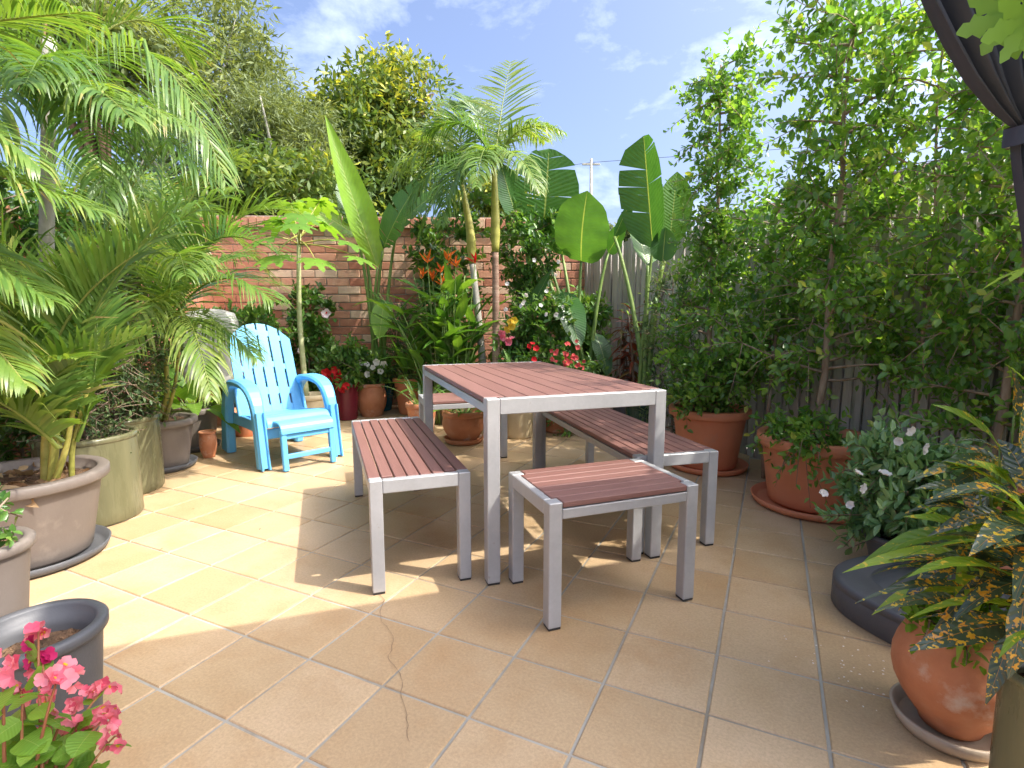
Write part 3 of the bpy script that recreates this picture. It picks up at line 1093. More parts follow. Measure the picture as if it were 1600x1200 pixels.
# footrest
ft = link('footrest', None, parent=ch, loc=(0, -.41, 0))
ft.empty_display_size = .05
obj('top_panel', sweep_yz(smooth_path([(.10, .318), (.0, .325), (-.045, .318), (-.062, .285), (-.064, .255)], 12), 0, [.375] * 12, [.016] * 12, .004), M['blue'], ft)
for sx in (-1, 1):
    obj('leg', sweep_yz(smooth_path([(-.045, .275), (-.055, .14), (-.070, .006)], 6), sx * .168, [.036] * 6, [.034] * 6, .005), M['blue'], ft)
obj('crossbar', cbox(0, -.060, .098, .31, .022, .034, .005), M['blue'], ft)
obj('crossbar', cbox(0, -.045, .235, .31, .020, .040, .005), M['blue'], ft)

# ------------------------------------------------------------------ pots


def pot(name, label, x, y, rt, rb, h, mat, soil=.05, rim=.030, rim_h=.045, saucer=None, smat=None, bulge=0.0, group=None, wob=.002, lift=None, nosoil=False, seed=0):
    z0 = (.022 if saucer else 0.0)
    root = thing(name, label, 'pot', (x, y, 0), group=group)
    h_ = h - z0
    prof = [(.0, z0), (rb * .96, z0), (rb, z0 + .012)]
    for k in range(1, 9):
        t = k / 8
        prof.append((rb + (rt - rb) * t + bulge * math.sin(PI * t), z0 + .012 + (h_ - rim_h - .012) * t))
    top = prof[-1]
    wall_t = .012 + rt * .02
    inner = []
    for k in range(8, 2, -1):
        t = k / 8
        inner.append((rb + (rt - rb) * t + bulge * math.sin(PI * t) - wall_t, z0 + .012 + (h_ - rim_h - .012) * t))
    obj('body', lathe(prof, 44, wob, seed), mat, root, smooth=True)
    ro = rt + rim
    z1 = z0 + h_
    rp = [(rt - wall_t * .3, z1 - rim_h - .004), (ro - .004, z1 - rim_h), (ro, z1 - rim_h + .005), (ro + .001, z1 - .008), (ro - .006, z1 - .001),
          (rt - wall_t + .006, z1 - .001), (rt - wall_t, z1 - .007), (rt - wall_t, z1 - rim_h)] + inner
    obj('rim', lathe(rp, 44, wob, seed), mat, root, smooth=True)
    if not nosoil:
        zs = z1 - soil
        rs = rt - wall_t - .001
        if soil > rim_h:
            t = (zs - z0 - .012) / (h_ - rim_h - .012)
            rs = rb + (rt - rb) * t + bulge * math.sin(PI * t) - wall_t - .001
        rr = np.linspace(0, 1, 9)
        prof2 = [(max(q, .004) * rs, zs + .012 * (1 - q ** 2) * (rs / .2)) for q in rr]
        V, F = lathe(prof2, 32)
        V = np.array(V)
        V[:, 2] += np.where(np.hypot(V[:, 0], V[:, 1]) < rs * .98, RNG.normal(size=len(V)) * .006, 0)
        F = F + [tuple(range(32))]
        obj('soil', (V, F), M['soil'], root, smooth=False)
    if saucer:
        sp = [(0, .0), (saucer * .92, .0), (saucer, .012), (saucer + .012, .042), (saucer + .004, .044), (saucer - .010, .016), (saucer * .9, .012), (0.001, .012)]
        obj('saucer', lathe(sp, 44), smat or mat, root, smooth=True)
    root['soil_z'] = z0 + h_ - soil
    return root


PT = 'pot'
taupe_big = pot('planter_pot', 'huge taupe plastic pot with dark saucer holding a clump of yellow stemmed palm', -2.10, 2.26, .275, .220, .385, M['taupe'], saucer=.275, smat=M['char'], soil=.055)
olive_a = pot('planter_pot', 'tall olive glazed cylinder pot next to the huge taupe pot', -2.19, 2.74, .215, .218, .450, M['olive'], rim=.006, rim_h=.03, soil=.10, wob=.006)
olive_b = pot('planter_pot', 'tall olive glazed cylinder pot between its twin and the smaller taupe pot', -2.36, 3.19, .218, .218, .455, M['olive'], rim=.006, rim_h=.03, soil=.06, wob=.006, seed=2)
taupe_mid = pot('planter_pot', 'medium taupe pot on a dark saucer behind the olive pots', -2.42, 3.66, .205, .165, .350, M['taupe'], saucer=.205, smat=M['char'], soil=.03)
clay_small = pot('planter_pot', 'little clay pot squeezed between two taupe pots', -2.25, 3.94, .052, .042, .20, M['clay'], rim=.008, rim_h=.02, bulge=.012)
taupe_far = pot('planter_pot', 'taupe pot with broad bright leaves beside the blue chair', -2.50, 4.20, .175, .140, .335, M['taupe'], saucer=.17, smat=M['char'], soil=.03)
dark_pot = pot('planter_pot', 'half filled dark grey tub behind the pink begonia', -1.165, 1.245, .130, .108, .300, M['char'], rim=.012, rim_h=.03, soil=.075)
taupe_thin = pot('planter_pot', 'narrow tapered taupe pot next to the dark grey tub', -1.385, 1.34, .105, .060, .475, M['taupe'], rim=.012, rim_h=.03, soil=.03)
begonia_pot = pot('planter_pot', 'clay pot under the pink flowering begonia', -.80, .80, .10, .07, .20, M['clay'], rim=.010, rim_h=.03)
behind_chair = pot('planter_pot', 'squat terracotta pot in the shade behind the blue chair', -2.33, 4.72, .17, .13, .22, M['terra'], rim=.015)
tan_pot = pot('planter_pot', 'cream coloured pot with a papaya trunk behind the blue chair arm', -1.86, 4.98, .145, .12, .32, M['cream'], rim=.012)
maroon_pot = pot('planter_pot', 'glossy maroon pot of red flowers by the brick wall', -1.66, 5.40, .125, .10, .38, M['maroon'], rim=.012)
squat_clay = pot('planter_pot', 'rounded clay pot with white flowers standing before a teal pot', -1.46, 5.58, .130, .105, .345, M['clay'], bulge=.038, rim=.012, rim_h=.035)
teal_pot = pot('planter_pot', 'teal glazed pot that carries the banana against the brick wall', -1.46, 5.93, .185, .13, .46, M['teal'], rim=.014)
clay_mid = pot('planter_pot', 'tapered terracotta pot of arching leaves against the brick wall', -1.08, 5.72, .165, .12, .385, M['terra'], rim=.016)
bowl_a = pot('planter_pot', 'round clay bowl on a saucer behind the stool that faces the brick wall', -.40, 4.42, .165, .115, .27, M['clay'], bulge=.03, rim=.012, saucer=.155, smat=M['clay'])
bowl_b = pot('planter_pot', 'small clay pot beside the round clay bowl under the table', -.80, 4.75, .13, .10, .28, M['clay'], rim=.012)
cream_b = pot('planter_pot', 'cream pot with a dark foot seen under the table', .06, 4.62, .155, .12, .29, M['cream'], rim=.010)
clay_b = pot('planter_pot', 'low clay pot between the cream pot and the croton', .42, 4.85, .15, .12, .24, M['clay'], rim=.012)
cream_c = pot('planter_pot', 'wide cream trough pot at the foot of the paddle leaf clump', .70, 5.05, .19, .16, .34, M['cream'], rim=.010)
green_pot = pot('planter_pot', 'bottle green pot holding the tall paddle leaf plant by the fence', 1.10, 4.45, .16, .13, .34, M['dgreen'], rim=.012)
char_pot = pot('planter_pot', 'charcoal pot of a red croton against the paling fence', 1.08, 4.95, .16, .13, .33, M['char'], rim=.012)
terra_a = pot('planter_pot', 'large terracotta tub with saucer beside the bench end, a slim hedge tree in it', 1.355, 3.68, .238, .188, .425, M['terra'], rim=.030, rim_h=.055, saucer=.255, soil=.05)
terra_b = pot('planter_pot', 'largest terracotta tub on a wide saucer, foliage spilling over its rim', 1.675, 2.93, .272, .228, .400, M['terra'], rim=.028, rim_h=.060, saucer=.305, soil=.05)
terra_c = pot('planter_pot', 'terracotta tub half hidden behind the gardenia and spotted croton', 2.06, 2.30, .20, .16, .37, M['terra'], rim=.028, rim_h=.05, saucer=.20)
round_clay = pot('planter_pot', 'bulging old clay pot on a sand coloured saucer under the spotted croton', 1.125, 1.275, .098, .070, .305, M['clay'], bulge=.052, rim=.006, rim_h=.02, saucer=.118, smat=M['sand_saucer'], soil=.035)
olive_c = pot('planter_pot', 'olive glazed pot next to the bulging clay pot', 1.095, 1.005, .088, .084, .345, M['olive'], rim=.005, rim_h=.02)
gard_pot = pot('planter_pot', 'small dark pot beneath the white flowering gardenia', 1.61, 2.15, .13, .10, .16, M['char'], rim=.010, rim_h=.025)


def pz(p):
    return float(p['soil_z']) - .012


for p in [o for o in COL.objects if o.name.startswith('planter_pot')]:
    pass
# ------------------------------------------------------------------ charcoal rounded block
cb = thing('parasol_base', 'low charcoal grey plastic base with a rounded front beside the clay pot', 'parasol base', (1.48, 1.79, 0))


def rounded(r_, z, n=64):
    a = np.linspace(0, 2 * PI, n, endpoint=False)
    e = 2.6
    rad = (np.abs(np.cos(a)) ** e + np.abs(np.sin(a)) ** e) ** (-1 / e)
    return np.stack([rad * np.cos(a) * r_, rad * np.sin(a) * r_ * .93, np.full(n, z)], 1)


prof = [(.296, 0.0), (.300, .006), (.300, .078), (.2985, .080), (.2985, .083), (.300, .085), (.300, .098), (.296, .106), (.286, .111), (.19, .114), (.188, .112), (.182, .112), (.18, .1145), (.03, .116)]
V = np.concatenate([rounded(r_, z) for r_, z in prof])
F = []
for i in range(len(prof) - 1):
    for j in range(64):
        F.append((i * 64 + j, i * 64 + (j + 1) % 64, (i + 1) * 64 + (j + 1) % 64, (i + 1) * 64 + j))
F.append(tuple((len(prof) - 1) * 64 + j for j in range(64)))
obj('weight_block', (V, F), M['char'], cb, smooth=True, rot=(0, 0, .33))
obj('socket', lathe([(.0, .116), (.028, .116), (.028, .150), (.022, .152), (.020, .120), (0.001, .120)], 24), M['blackmetal'], cb, smooth=True)

# ------------------------------------------------------------------ curtain tied back to the roof post
cu = thing('outdoor_curtain', 'charcoal outdoor curtain tied back to the patio post', 'curtain', (0, 0, 0))


def curtain_sheet(rows, nf, seed, amp):
    """rows: (left point, right point, pleat depth); cloth gathers between them in pleats."""
    V, F = [], []
    nc = nf * 8 + 1
    for (a, b, dpt) in rows:
        a, b = np.array(a), np.array(b)
        d = b - a
        nn = nrm(np.array([d[1], -d[0], 0]))
        for j in range(nc):
            s = j / (nc - 1)
            ph = s * nf * 2 * PI + .5 * math.sin(s * 9 + seed)
            off = (math.sin(ph) + .3 * math.sin(2 * ph + 1)) * dpt * (.75 + .35 * math.sin(s * 17 + seed)) * min(1.0, .35 + s * 6)
            V.append(a + d * s + nn * off + nrm(d) * .12 * dpt * math.cos(ph))
    m = len(rows)
    for i in range(m - 1):
        for j in range(nc - 1):
            F.append((i * nc + j, i * nc + j + 1, (i + 1) * nc + j + 1, (i + 1) * nc + j))
    return np.array(V), quads(F)


ce = np.array([EDIR[0], EDIR[1], 0])


def cpt(u, v, side=0.0):
    """Point of the curtain plane (just behind the roof edge) seen along u, v."""
    p = at(u, v, 1.0)
    d = p - np.array([0, 0, CAM_H])
    n2 = np.array([EN[0], EN[1], 0])
    o = np.array([E0[0], E0[1], 0]) - n2 * .10
    k = (o @ n2) / (d @ n2)
    return d * k + np.array([0, 0, CAM_H])


left = [(1330, -330), (1372, -190), (1410, -85), (1447, 0), (1480, 62), (1515, 120), (1552, 166), (1580, 192), (1590, 203)]
rightp = [(1880, -330), (1850, -190), (1820, -85), (1785, 0), (1752, 62), (1716, 120), (1680, 166), (1654, 192), (1643, 203)]
rows = []
for k, (l, r_) in enumerate(zip(left, rightp)):
    rows.append((cpt(*l), cpt(*r_), [.034, .034, .034, .033, .031, .027, .021, .013, .009][k]))
low = [(1588, 212), (1588, 240), (1593, 290), (1601, 350), (1612, 430), (1630, 560), (1690, 800), (1745, 1265)]
rowl = [(1640, 212), (1650, 240), (1664, 290), (1678, 350), (1692, 430), (1712, 560), (1780, 800), (1845, 1265)]
rows2 = [(cpt(*left[-1]), cpt(*rightp[-1]), .010)] + [(cpt(*l), cpt(*r_), .016) for l, r_ in zip(low, rowl)]


def densify(rows, k=4):
    out = []
    for i in range(len(rows) - 1):
        for s in range(k):
            t = s / k
            out.append((rows[i][0] * (1 - t) + rows[i + 1][0] * t, rows[i][1] * (1 - t) + rows[i + 1][1] * t, rows[i][2] * (1 - t) + rows[i + 1][2] * t))
    out.append(rows[-1])
    return out


g = curtain_sheet(densify(rows), 11, 1.3, 1)
obj('upper_drape', g, M['curtain'], cu, smooth=True)
g = curtain_sheet(densify(rows2), 11, 1.3, 1)
obj('lower_drape', g, M['curtain'], cu, smooth=True)
ta, tb = cpt(1584, 203), cpt(1650, 200)
tc_ = (ta + tb) / 2
ax_ = nrm(tb - ta)
bx = nrm(np.cross(ax_, [0, 0, 1]))
ring = [tc_ + ax_ * math.cos(q) * np.linalg.norm(tb - ta) * .54 + bx * math.sin(q) * .034 + np.array([0, 0, .012 * math.cos(q)]) for q in np.linspace(0, 2 * PI, 25)]
V, F = [], []
for k, p in enumerate(ring):
    V += [p + np.array([0, 0, .016]), p - np.array([0, 0, .016])]
    if k:
        F.append((2 * k - 2, 2 * k - 1, 2 * k + 1, 2 * k))
obj('tie_band', (V, F), M['curtain'], cu, smooth=True)

# ------------------------------------------------------------------ neighbour's house beyond the fence, antenna
hs = thing('neighbour_house', 'low beige house with brown gutter beyond the paling fence', 'house', (0, 0, 0))
ga, gb = at(1120, 333, 7.2), at(1900, 119, 3.15)
hd = nrm(np.array([gb[0] - ga[0], gb[1] - ga[1]]))
hn = np.array([-hd[1], hd[0]])
if hn[0] < 0:
    hn = -hn
A2 = np.array([ga[0], ga[1]]) + hn * .35
Bv = np.array([gb[0], gb[1]]) + hn * .35
gz = (ga[2] + gb[2]) / 2
hang = math.atan2(hd[1], hd[0])
mid2 = (A2 + Bv) / 2
ln2 = np.linalg.norm(Bv - A2)


def place(geo, ang, c):
    V = np.array(geo[0])
    cc, ss = math.cos(ang), math.sin(ang)
    return np.stack([V[:, 0] * cc - V[:, 1] * ss + c[0], V[:, 0] * ss + V[:, 1] * cc + c[1], V[:, 2]], 1), geo[1]


side = 1 if (np.array([-math.sin(hang), math.cos(hang)]) @ hn) > 0 else -1
obj('wall', place(cbox(0, side * 1.6, gz / 2 - .02, ln2, 3.0, gz - .04, .01), hang, mid2), M['house'], hs)
obj('gutter', place(cbox(0, -side * .06, gz - .04, ln2 + .3, .12, .10, .02), hang, mid2), M['gutter'], hs)
Vr = np.array([(-ln2 / 2 - .15, 0, gz + .02), (ln2 / 2 + .15, 0, gz + .02), (ln2 / 2 + .15, side * 3.2, gz + .55), (-ln2 / 2 - .15, side * 3.2, gz + .55),
               (-ln2 / 2 - .15, 0, gz - .02), (ln2 / 2 + .15, 0, gz - .02), (ln2 / 2 + .15, side * 3.2, gz + .5), (-ln2 / 2 - .15, side * 3.2, gz + .5)])
obj('roof', place((Vr, [(0, 1, 2, 3), (7, 6, 5, 4), (0, 4, 5, 1), (1, 5, 6, 2), (2, 6, 7, 3), (3, 7, 4, 0)]), hang, mid2), M['rooftile'], hs)

an = thing('power_pole', 'thin pale pole with wires standing far behind the corner of the wall', 'pole', (at(921, 489, 16)[0], 16, 0))
zt = at(918, 248, 16)[2]
obj('shaft', tube([(0, 0, -.06), (0, 0, zt * .5), (-.03, 0, zt)], [.06, .05, .035], 8), M['greybark'], an, smooth=True)
obj('crossarm', cbox(-.03, 0, zt - .15, .5, .05, .05, .005), M['greybark'], an)
obj('wire', tube([(-14, 8, zt + .25), (-7, 4, zt - .05), (-.03, 0, zt - .1), (6, -2, zt - .2), (12, -4, zt + .1)], .006, 4), M['blackmetal'], an)

# ================================================================== planting
UP = np.array([0, 0, 1.0])


def loc(root, p):
    return np.asarray(p, float) - np.array(root.location)


# ------------------------------------------------------------------ trees beyond the wall
def crown_cloud(name, label, x, y, zc, rad, n_clump, per, leaf, mat, bark, seed, trunk_r=.16, gold=None, leaf_up=-.3, group=None, fork=.45, limbs=9, clump_r=.42, hexa=False, wr=.25):
    """Tree with forked limbs; foliage in many small clumps on the outside of an uneven crown."""
    rng = np.random.default_rng(seed)
    root = thing(name, label, 'tree', (x, y, -.06), group=group)
    rad = np.array(rad, float)
    tp = [(0, 0, 0), (rng.normal() * .1, rng.normal() * .1, zc * .35), (rng.normal() * .2, rng.normal() * .2, zc * .62)]
    tp = bez(*tp, 8)
    wood = [tube(tp, np.linspace(trunk_r, trunk_r * .6, 8), 9)]
    cl = []
    lobes = [(rng.normal(size=3) * rad * .42, rng.uniform(.45, .75)) for _ in range(9)]
    while len(cl) < n_clump:
        c0, k = lobes[int(rng.integers(9))]
        d = rand_dirs(1, .12, rng)[0]
        q = c0 + d * rad * k * rng.uniform(.55, 1.0) ** .5
        if ((q / rad) ** 2).sum() < 1.15:
            cl.append(q + np.array([0, 0, zc]))
    cl = np.array(cl)
    for i in range(limbs):
        e = cl[int(rng.integers(len(cl)))]
        s = tp[int(rng.integers(4, 8))]
        m_ = (s + e) / 2 + rng.normal(size=3) * rad * .12 - np.array([0, 0, .1])
        lp = bez(s, m_, e, 8)
        wood.append(tube(lp, np.linspace(trunk_r * .42, .012, 8), 6))
        for _ in range(5):
            e2 = cl[np.argsort(np.linalg.norm(cl - lp[int(rng.integers(3, 8))], axis=1))[int(rng.integers(8))]]
            s2 = lp[int(rng.integers(2, 7))]
            wood.append(tube(bez(s2, (s2 + e2) / 2 + rng.normal(size=3) * .08, e2, 5), np.linspace(.028, .006, 5), 4))
    n = n_clump * per
    ci = np.repeat(np.arange(n_clump), per)
    cr = rng.uniform(.6, 1.3, n_clump) * clump_r
    off = rand_dirs(n, 0, rng) * (rng.random(n) ** .45)[:, None] * cr[ci][:, None] * np.array([1, 1, .72])
    P = cl[ci] + off
    D = nrm(nrm(off) * .7 + rng.normal(size=(n, 3)) * .6 + np.array([0, 0, leaf_up]))
    N = nrm(rng.normal(size=(n, 3)) * .8 + UP)
    base = rng.uniform(.12, .60, n_clump)
    r = base[ci] + rng.normal(size=n) * .10
    if gold:
        hz = (P[:, 2] - zc) / rad[2]
        outer = np.linalg.norm(off, axis=1) / cr[ci]
        r = r + np.where((outer > .72) & (rng.random(n) < np.clip((hz + .1) * gold, 0, .8)), .42, 0)
    L = leaf * rng.uniform(.7, 1.3, n)
    V, F, rr = leaf_cloud(P, D, N, L, L * wr, np.clip(r, 0, 1), hexa)
    obj('trunk', wood[0], bark, root, smooth=True)
    obj('limbs', join(wood[1:]), bark, root, smooth=True)
    c = obj('crown', (V, F), mat, root, rnd=rr)
    c['kind'] = 'stuff'
    return root


def crown_at(u, v, Y, wu, hv):
    p = at(u, v, Y)
    return p[0], Y, p[2], (wu / 850 * Y, wu / 850 * Y * .8, hv / 850 * Y)


for (nm, lb, u, v, Y, wu, hv, nc, per, lf, mt, bk, sd, gd, wr) in (
    ('gum_tree', 'tall grey green gum tree with drooping leaves behind the cane palms', 300, 140, 9.5, 155, 165, 190, 80, .16, 'gum', 'greybark', 3, None, .20),
    ('gum_tree', 'grey green needle leaved tree leaning towards the gold tipped tree', 440, 195, 9.0, 85, 105, 130, 130, .12, 'gum', 'greybark', 5, None, .16),
    ('shade_tree', 'dark round tree with gold tipped leaves above the brick wall', 575, 180, 10.5, 108, 138, 210, 110, .15, 'tip', 'bark', 8, 2.2, .36),
    ('shade_tree', 'dark leafy tree at the edge of the garden behind the pale palm trunk', 120, 60, 8.0, 120, 100, 130, 100, .13, 'gum', 'bark', 12, None, .34),
    ('shade_tree', 'low dark tree filling the space above the brick wall behind the papaya', 400, 300, 8.6, 170, 50, 120, 120, .13, 'tip', 'bark', 14, None, .34),
    ('shade_tree', 'small far green tree above the corner where wall and fence meet', 965, 372, 15, 48, 48, 60, 110, .16, 'gum', 'bark', 17, None, .4),
    ('shade_tree', 'small far green tree behind the paddle leaves over the wall', 790, 330, 13, 75, 52, 70, 110, .15, 'tip', 'bark', 19, .5, .4),
):
    x, y, zc, rad = crown_at(u, v, Y, wu, hv)
    crown_cloud(nm, lb, x, y, zc, rad, nc, per, lf, M[mt], M[bk], sd, gold=gd, wr=wr, clump_r=.36 if nm == 'gum_tree' else .42)

# ------------------------------------------------------------------ hedge trees in the terracotta tubs along the fence


def hedge(label, p, z, height, seed, crown, n, lean=(0, 0), **kw):
    k = dict(twigs=12, leaves=11, leaf=(.047, .029), trunk_r=.021, twig_len=.25, up=.28, start=.09, curl=.3)
    k.update(kw)
    return leafy('hedge_tree', label, 'tree', (p[0], p[1], z), height, crown, n, seed, M['hedge'], M['tanbark'], lean=lean, **k)


hedge('slim small leaved hedge tree in the large tub beside the bench end', (1.355, 3.68), pz(terra_a), 2.30, 21,
      lambda t: .30 * (1 - .50 * t) * (.75 + .35 * math.sin(t * 9)), 40, lean=(.02, .05))
hedge('broad small leaved hedge tree in the largest tub, trailing over its rim', (1.70, 2.95), pz(terra_b), 2.50, 22,
      lambda t: .44 * (1.0 - .30 * t) * (.8 + .3 * math.sin(t * 8 + 1)), 48, lean=(-.03, .05), start=.13)
hedge('dense hedge tree in the tub behind the gardenia, brown trunk showing', (2.06, 2.30), pz(terra_c), 2.20, 23,
      lambda t: .42 * (1.0 - .20 * t) * (.8 + .3 * math.sin(t * 7 + 2)), 42, lean=(.03, 0))
hedge('leafy hedge sapling against the fence between the two largest tubs', (1.63, 3.42), 0.0, 1.75, 24,
      lambda t: .30 * (1.0 - .3 * t) * (.8 + .3 * math.sin(t * 8)), 20, trunk_r=.014, start=.36)
hedge('tall hedge tree against the fence by the curtain', (2.30, 1.72), 0.0, 2.35, 25,
      lambda t: .44 * (1.0 - .3 * t), 32, trunk_r=.024)
hedge('leafy hedge sapling against the fence beside the dense tub tree', (1.98, 2.66), 0.0, 2.45, 26,
      lambda t: .32 * (1.0 - .25 * t), 22, trunk_r=.014, start=.34)

# skirts of foliage hanging over the rim of the largest tub
rng = np.random.default_rng(5)
# ------------------------------------------------------------------ cane palms on the left


def palm_clump(name, label, base, stems, fronds, mat, frond_kw=None, group=None, trunk_mat=None, ring=None):
    root = thing(name, label, 'palm', base, group=group)
    for (path, r0, r1) in stems:
        p = smooth_path([loc(root, q) for q in path], 16)
        obj('trunk', tube(p, np.linspace(r0, r1, 16), 9), trunk_mat or M['cane'], root, smooth=True)
    for f in fronds:
        a, b, c = (loc(root, q) for q in f[:3])
        kw = dict(lmax=.42, n=54, width=.0135, vee=.45, sag=.30, fwd=1.15)
        kw.update(frond_kw or {})
        if len(f) > 3:
            kw.update(f[3])
        frond_part(root, bez(a, b, c, 14), mat, **kw)
    return root


def random_fronds(org, n, seed, reach=(.7, 1.1), rise=(.3, .7), drop=(-.3, .2), az=(0, 2 * PI), **kw):
    rng = np.random.default_rng(seed)
    out = []
    for i in range(n):
        a = az[0] + (az[1] - az[0]) * ((i + rng.uniform(.1, .9)) / n)
        r_ = rng.uniform(*reach)
        o = np.asarray(org, float) + rng.normal(size=3) * np.array([.03, .03, .05])
        d = np.array([math.cos(a), math.sin(a), 0])
        out.append((o, o + d * r_ * .45 + UP * rng.uniform(*rise), o + d * r_ + UP * rng.uniform(*drop), dict(kw)))
    return out


b = np.array([-2.10, 2.26, pz(taupe_big)])
big = dict(lmax=.42, n=46, width=.017, sag=.25)
fr_near = [
    (at(105, 690, 2.25), at(60, 560, 2.2), at(262, 330, 2.2), dict(lmax=.34, vee=.7, sag=.12)),
    (at(95, 700, 2.2), at(20, 520, 2.15), at(215, 395, 2.15), dict(lmax=.36, vee=.8, sag=.10)),
    (at(100, 690, 2.2), at(-40, 610, 2.1), at(235, 520, 2.1), dict(lmax=.26, vee=.8, sag=.12)),
    (at(110, 660, 2.3), at(80, 430, 2.3), at(360, 300, 2.4), dict(lmax=.40, vee=.5, sag=.45)),
    (at(90, 680, 2.2), at(40, 420, 2.2), at(-60, 330, 2.1), big),
    (at(95, 680, 2.25), at(10, 480, 2.2), at(-90, 480, 2.0), big),
    (at(100, 640, 2.3), at(110, 380, 2.4), at(250, 240, 2.6), big),
    (at(90, 700, 2.15), at(40, 640, 2.0), at(-60, 600, 1.9), dict(lmax=.28)),
    (at(120, 690, 2.3), at(160, 600, 2.35), at(150, 470, 2.5), dict(lmax=.34)),
    (at(80, 690, 2.2), at(0, 560, 2.1), at(120, 560, 1.95), dict(lmax=.26, sag=.2)),
]
palm_clump('cane_palm', 'clump of golden cane palm arching out of the huge taupe pot', b,
           [([b + [.12, 0, 0], at(86, 690, 2.25), at(100, 590, 2.3)], .020, .012), ([b + [.07, .04, 0], at(72, 690, 2.3), at(80, 600, 2.3)], .024, .013), ([b + [.15, -.03, 0], at(104, 700, 2.22), at(120, 610, 2.25)], .014, .008),
            ([b + [.17, .05, 0], at(112, 700, 2.3), at(140, 600, 2.35)], .012, .007)],
           fr_near, M['palm'], frond_kw=dict(width=.018, n=46, fwd=1.15))

# tall palm with the pale trunk behind
tb_ = at(72, 760, 2.95)
tb_[2] = 0
top = at(78, 60, 2.95)
crown_o = at(60, 190, 2.95)
fr_tall = [
    (crown_o, at(225, -90, 2.9), at(352, 285, 2.75), dict(lmax=.50, vee=.25, sag=.75, n=56)),
    (crown_o, at(190, 120, 2.8), at(335, 285, 2.7), dict(lmax=.40, vee=.2, sag=.6)),
    (crown_o, at(60, 40, 2.9), at(-110, 150, 2.7), dict(lmax=.46)),
    (crown_o, at(150, 60, 2.6), at(165, 330, 2.3), dict(lmax=.42, sag=.6)),
    (crown_o, at(20, 20, 2.6), at(-40, 260, 2.2), dict(lmax=.42, sag=.6)),
    (crown_o, at(90, 20, 2.6), at(40, 130, 2.1), dict(lmax=.40, sag=.5)),
    (crown_o, at(190, -70, 3.1), at(300, 90, 3.4), dict(lmax=.44)),
    (crown_o, at(60, -40, 3.0), at(140, -120, 3.1), dict(lmax=.40)),
    (crown_o + UP * .02, at(110, 100, 2.7), at(300, 200, 2.4), dict(lmax=.44, vee=.3, sag=.5)),
    (crown_o, at(90, 60, 2.6), at(210, 190, 2.2), dict(lmax=.40, vee=.3, sag=.55)),
]
palm_clump('tall_palm', 'tall palm with pale straight trunk rising behind the olive pots', tb_, [([tb_, at(70, 560, 2.95), at(74, 300, 2.95), top], .040, .030)], fr_tall, M['palm'], trunk_mat=M['greybark'])

# second cane palm, in the medium taupe pot, arching towards the brick wall
b2 = np.array([-2.42, 3.66, pz(taupe_mid)])
o2 = at(258, 520, 3.6)
fr_mid = [
    (o2, at(300, 300, 3.5), at(440, 400, 3.4), dict(lmax=.46, vee=.6, sag=.25, n=52)),
    (o2, at(330, 380, 3.4), at(425, 470, 3.2), dict(lmax=.42, vee=.4, sag=.4, n=50)),
    (o2, at(290, 420, 3.3), at(330, 620, 3.0), dict(lmax=.36, sag=.6)),
    (o2, at(260, 280, 3.6), at(370, 250, 3.7), dict(lmax=.46)),
    (o2, at(200, 340, 3.5), at(120, 420, 3.3), dict(lmax=.42)),
    (o2, at(230, 280, 3.8), at(170, 260, 4.1), dict(lmax=.42)),
    (o2, at(270, 330, 3.3), at(290, 430, 2.8), dict(lmax=.40, sag=.5)),
    (o2, at(300, 400, 3.9), at(395, 400, 4.3), dict(lmax=.40, sag=.5)),
    (o2, at(240, 400, 3.3), at(190, 560, 2.9), dict(lmax=.36, sag=.6)),
    (o2, at(245, 220, 3.6), at(265, 150, 3.8), dict(lmax=.40)),
    (o2, at(330, 300, 3.6), at(455, 330, 3.7), dict(lmax=.40)),
    (o2 - UP * .1, at(320, 460, 3.5), at(400, 560, 3.3), dict(lmax=.34, sag=.6)),
]
palm_clump('cane_palm', 'golden cane palm in the medium taupe pot with fronds reaching towards the brick wall', b2,
           [([b2, at(262, 620, 3.62), o2], .020, .012), ([b2 + [.04, 0, 0], at(275, 600, 3.6), at(285, 480, 3.6)], .014, .008), ([b2 + [-.05, 0, 0], at(245, 620, 3.62), at(232, 500, 3.6)], .014, .008)],
           fr_mid, M['palm2'])
# third palm, behind, filling the corner by the side wall
b3 = at(150, 640, 4.3)
b3[2] = 0
o3 = at(150, 400, 4.3)
palm_clump('cane_palm', 'cane palm in the back corner by the side wall', b3, [([b3, at(150, 520, 4.3), o3], .03, .02)],
           random_fronds(o3, 13, 31, reach=(.8, 1.3), rise=(.5, .95), drop=(-.35, .25), lmax=.46), M['palm'])
# leaning palm outside the frame whose fronds hang in from the near left
b4 = np.array([-2.35, 1.55, 0])
o4 = np.array([-2.25, 1.62, 1.75])
palm_clump('cane_palm', 'cane palm at the end of the side wall beside the narrow taupe pot', b4, [([b4, (-2.32, 1.58, .9), o4], .03, .022)],
           [(o4, at(-30, 30, 1.9), at(125, 20, 1.8), dict(lmax=.30, sag=.35)), (o4, at(-60, 250, 1.8), at(150, 330, 1.75), dict(lmax=.34, sag=.4)),
            (o4, at(-80, 120, 1.8), at(60, 260, 1.7), dict(lmax=.32, sag=.6)), (o4, at(-60, 380, 1.8), at(80, 470, 1.7), dict(lmax=.30, sag=.5)),
            (o4, at(-40, -60, 1.9), at(110, -60, 2.0), dict(lmax=.32)), (o4, (-2.6, 1.9, 2.4), (-2.9, 2.2, 1.9), dict(lmax=.36)), (o4, (-2.5, 1.2, 2.3), (-2.9, 1.0, 1.8), dict(lmax=.36)),
            (o4, at(-50, 480, 1.8), at(40, 600, 1.65), dict(lmax=.26, sag=.5))], M['palm'])

# ------------------------------------------------------------------ slender palms in the middle


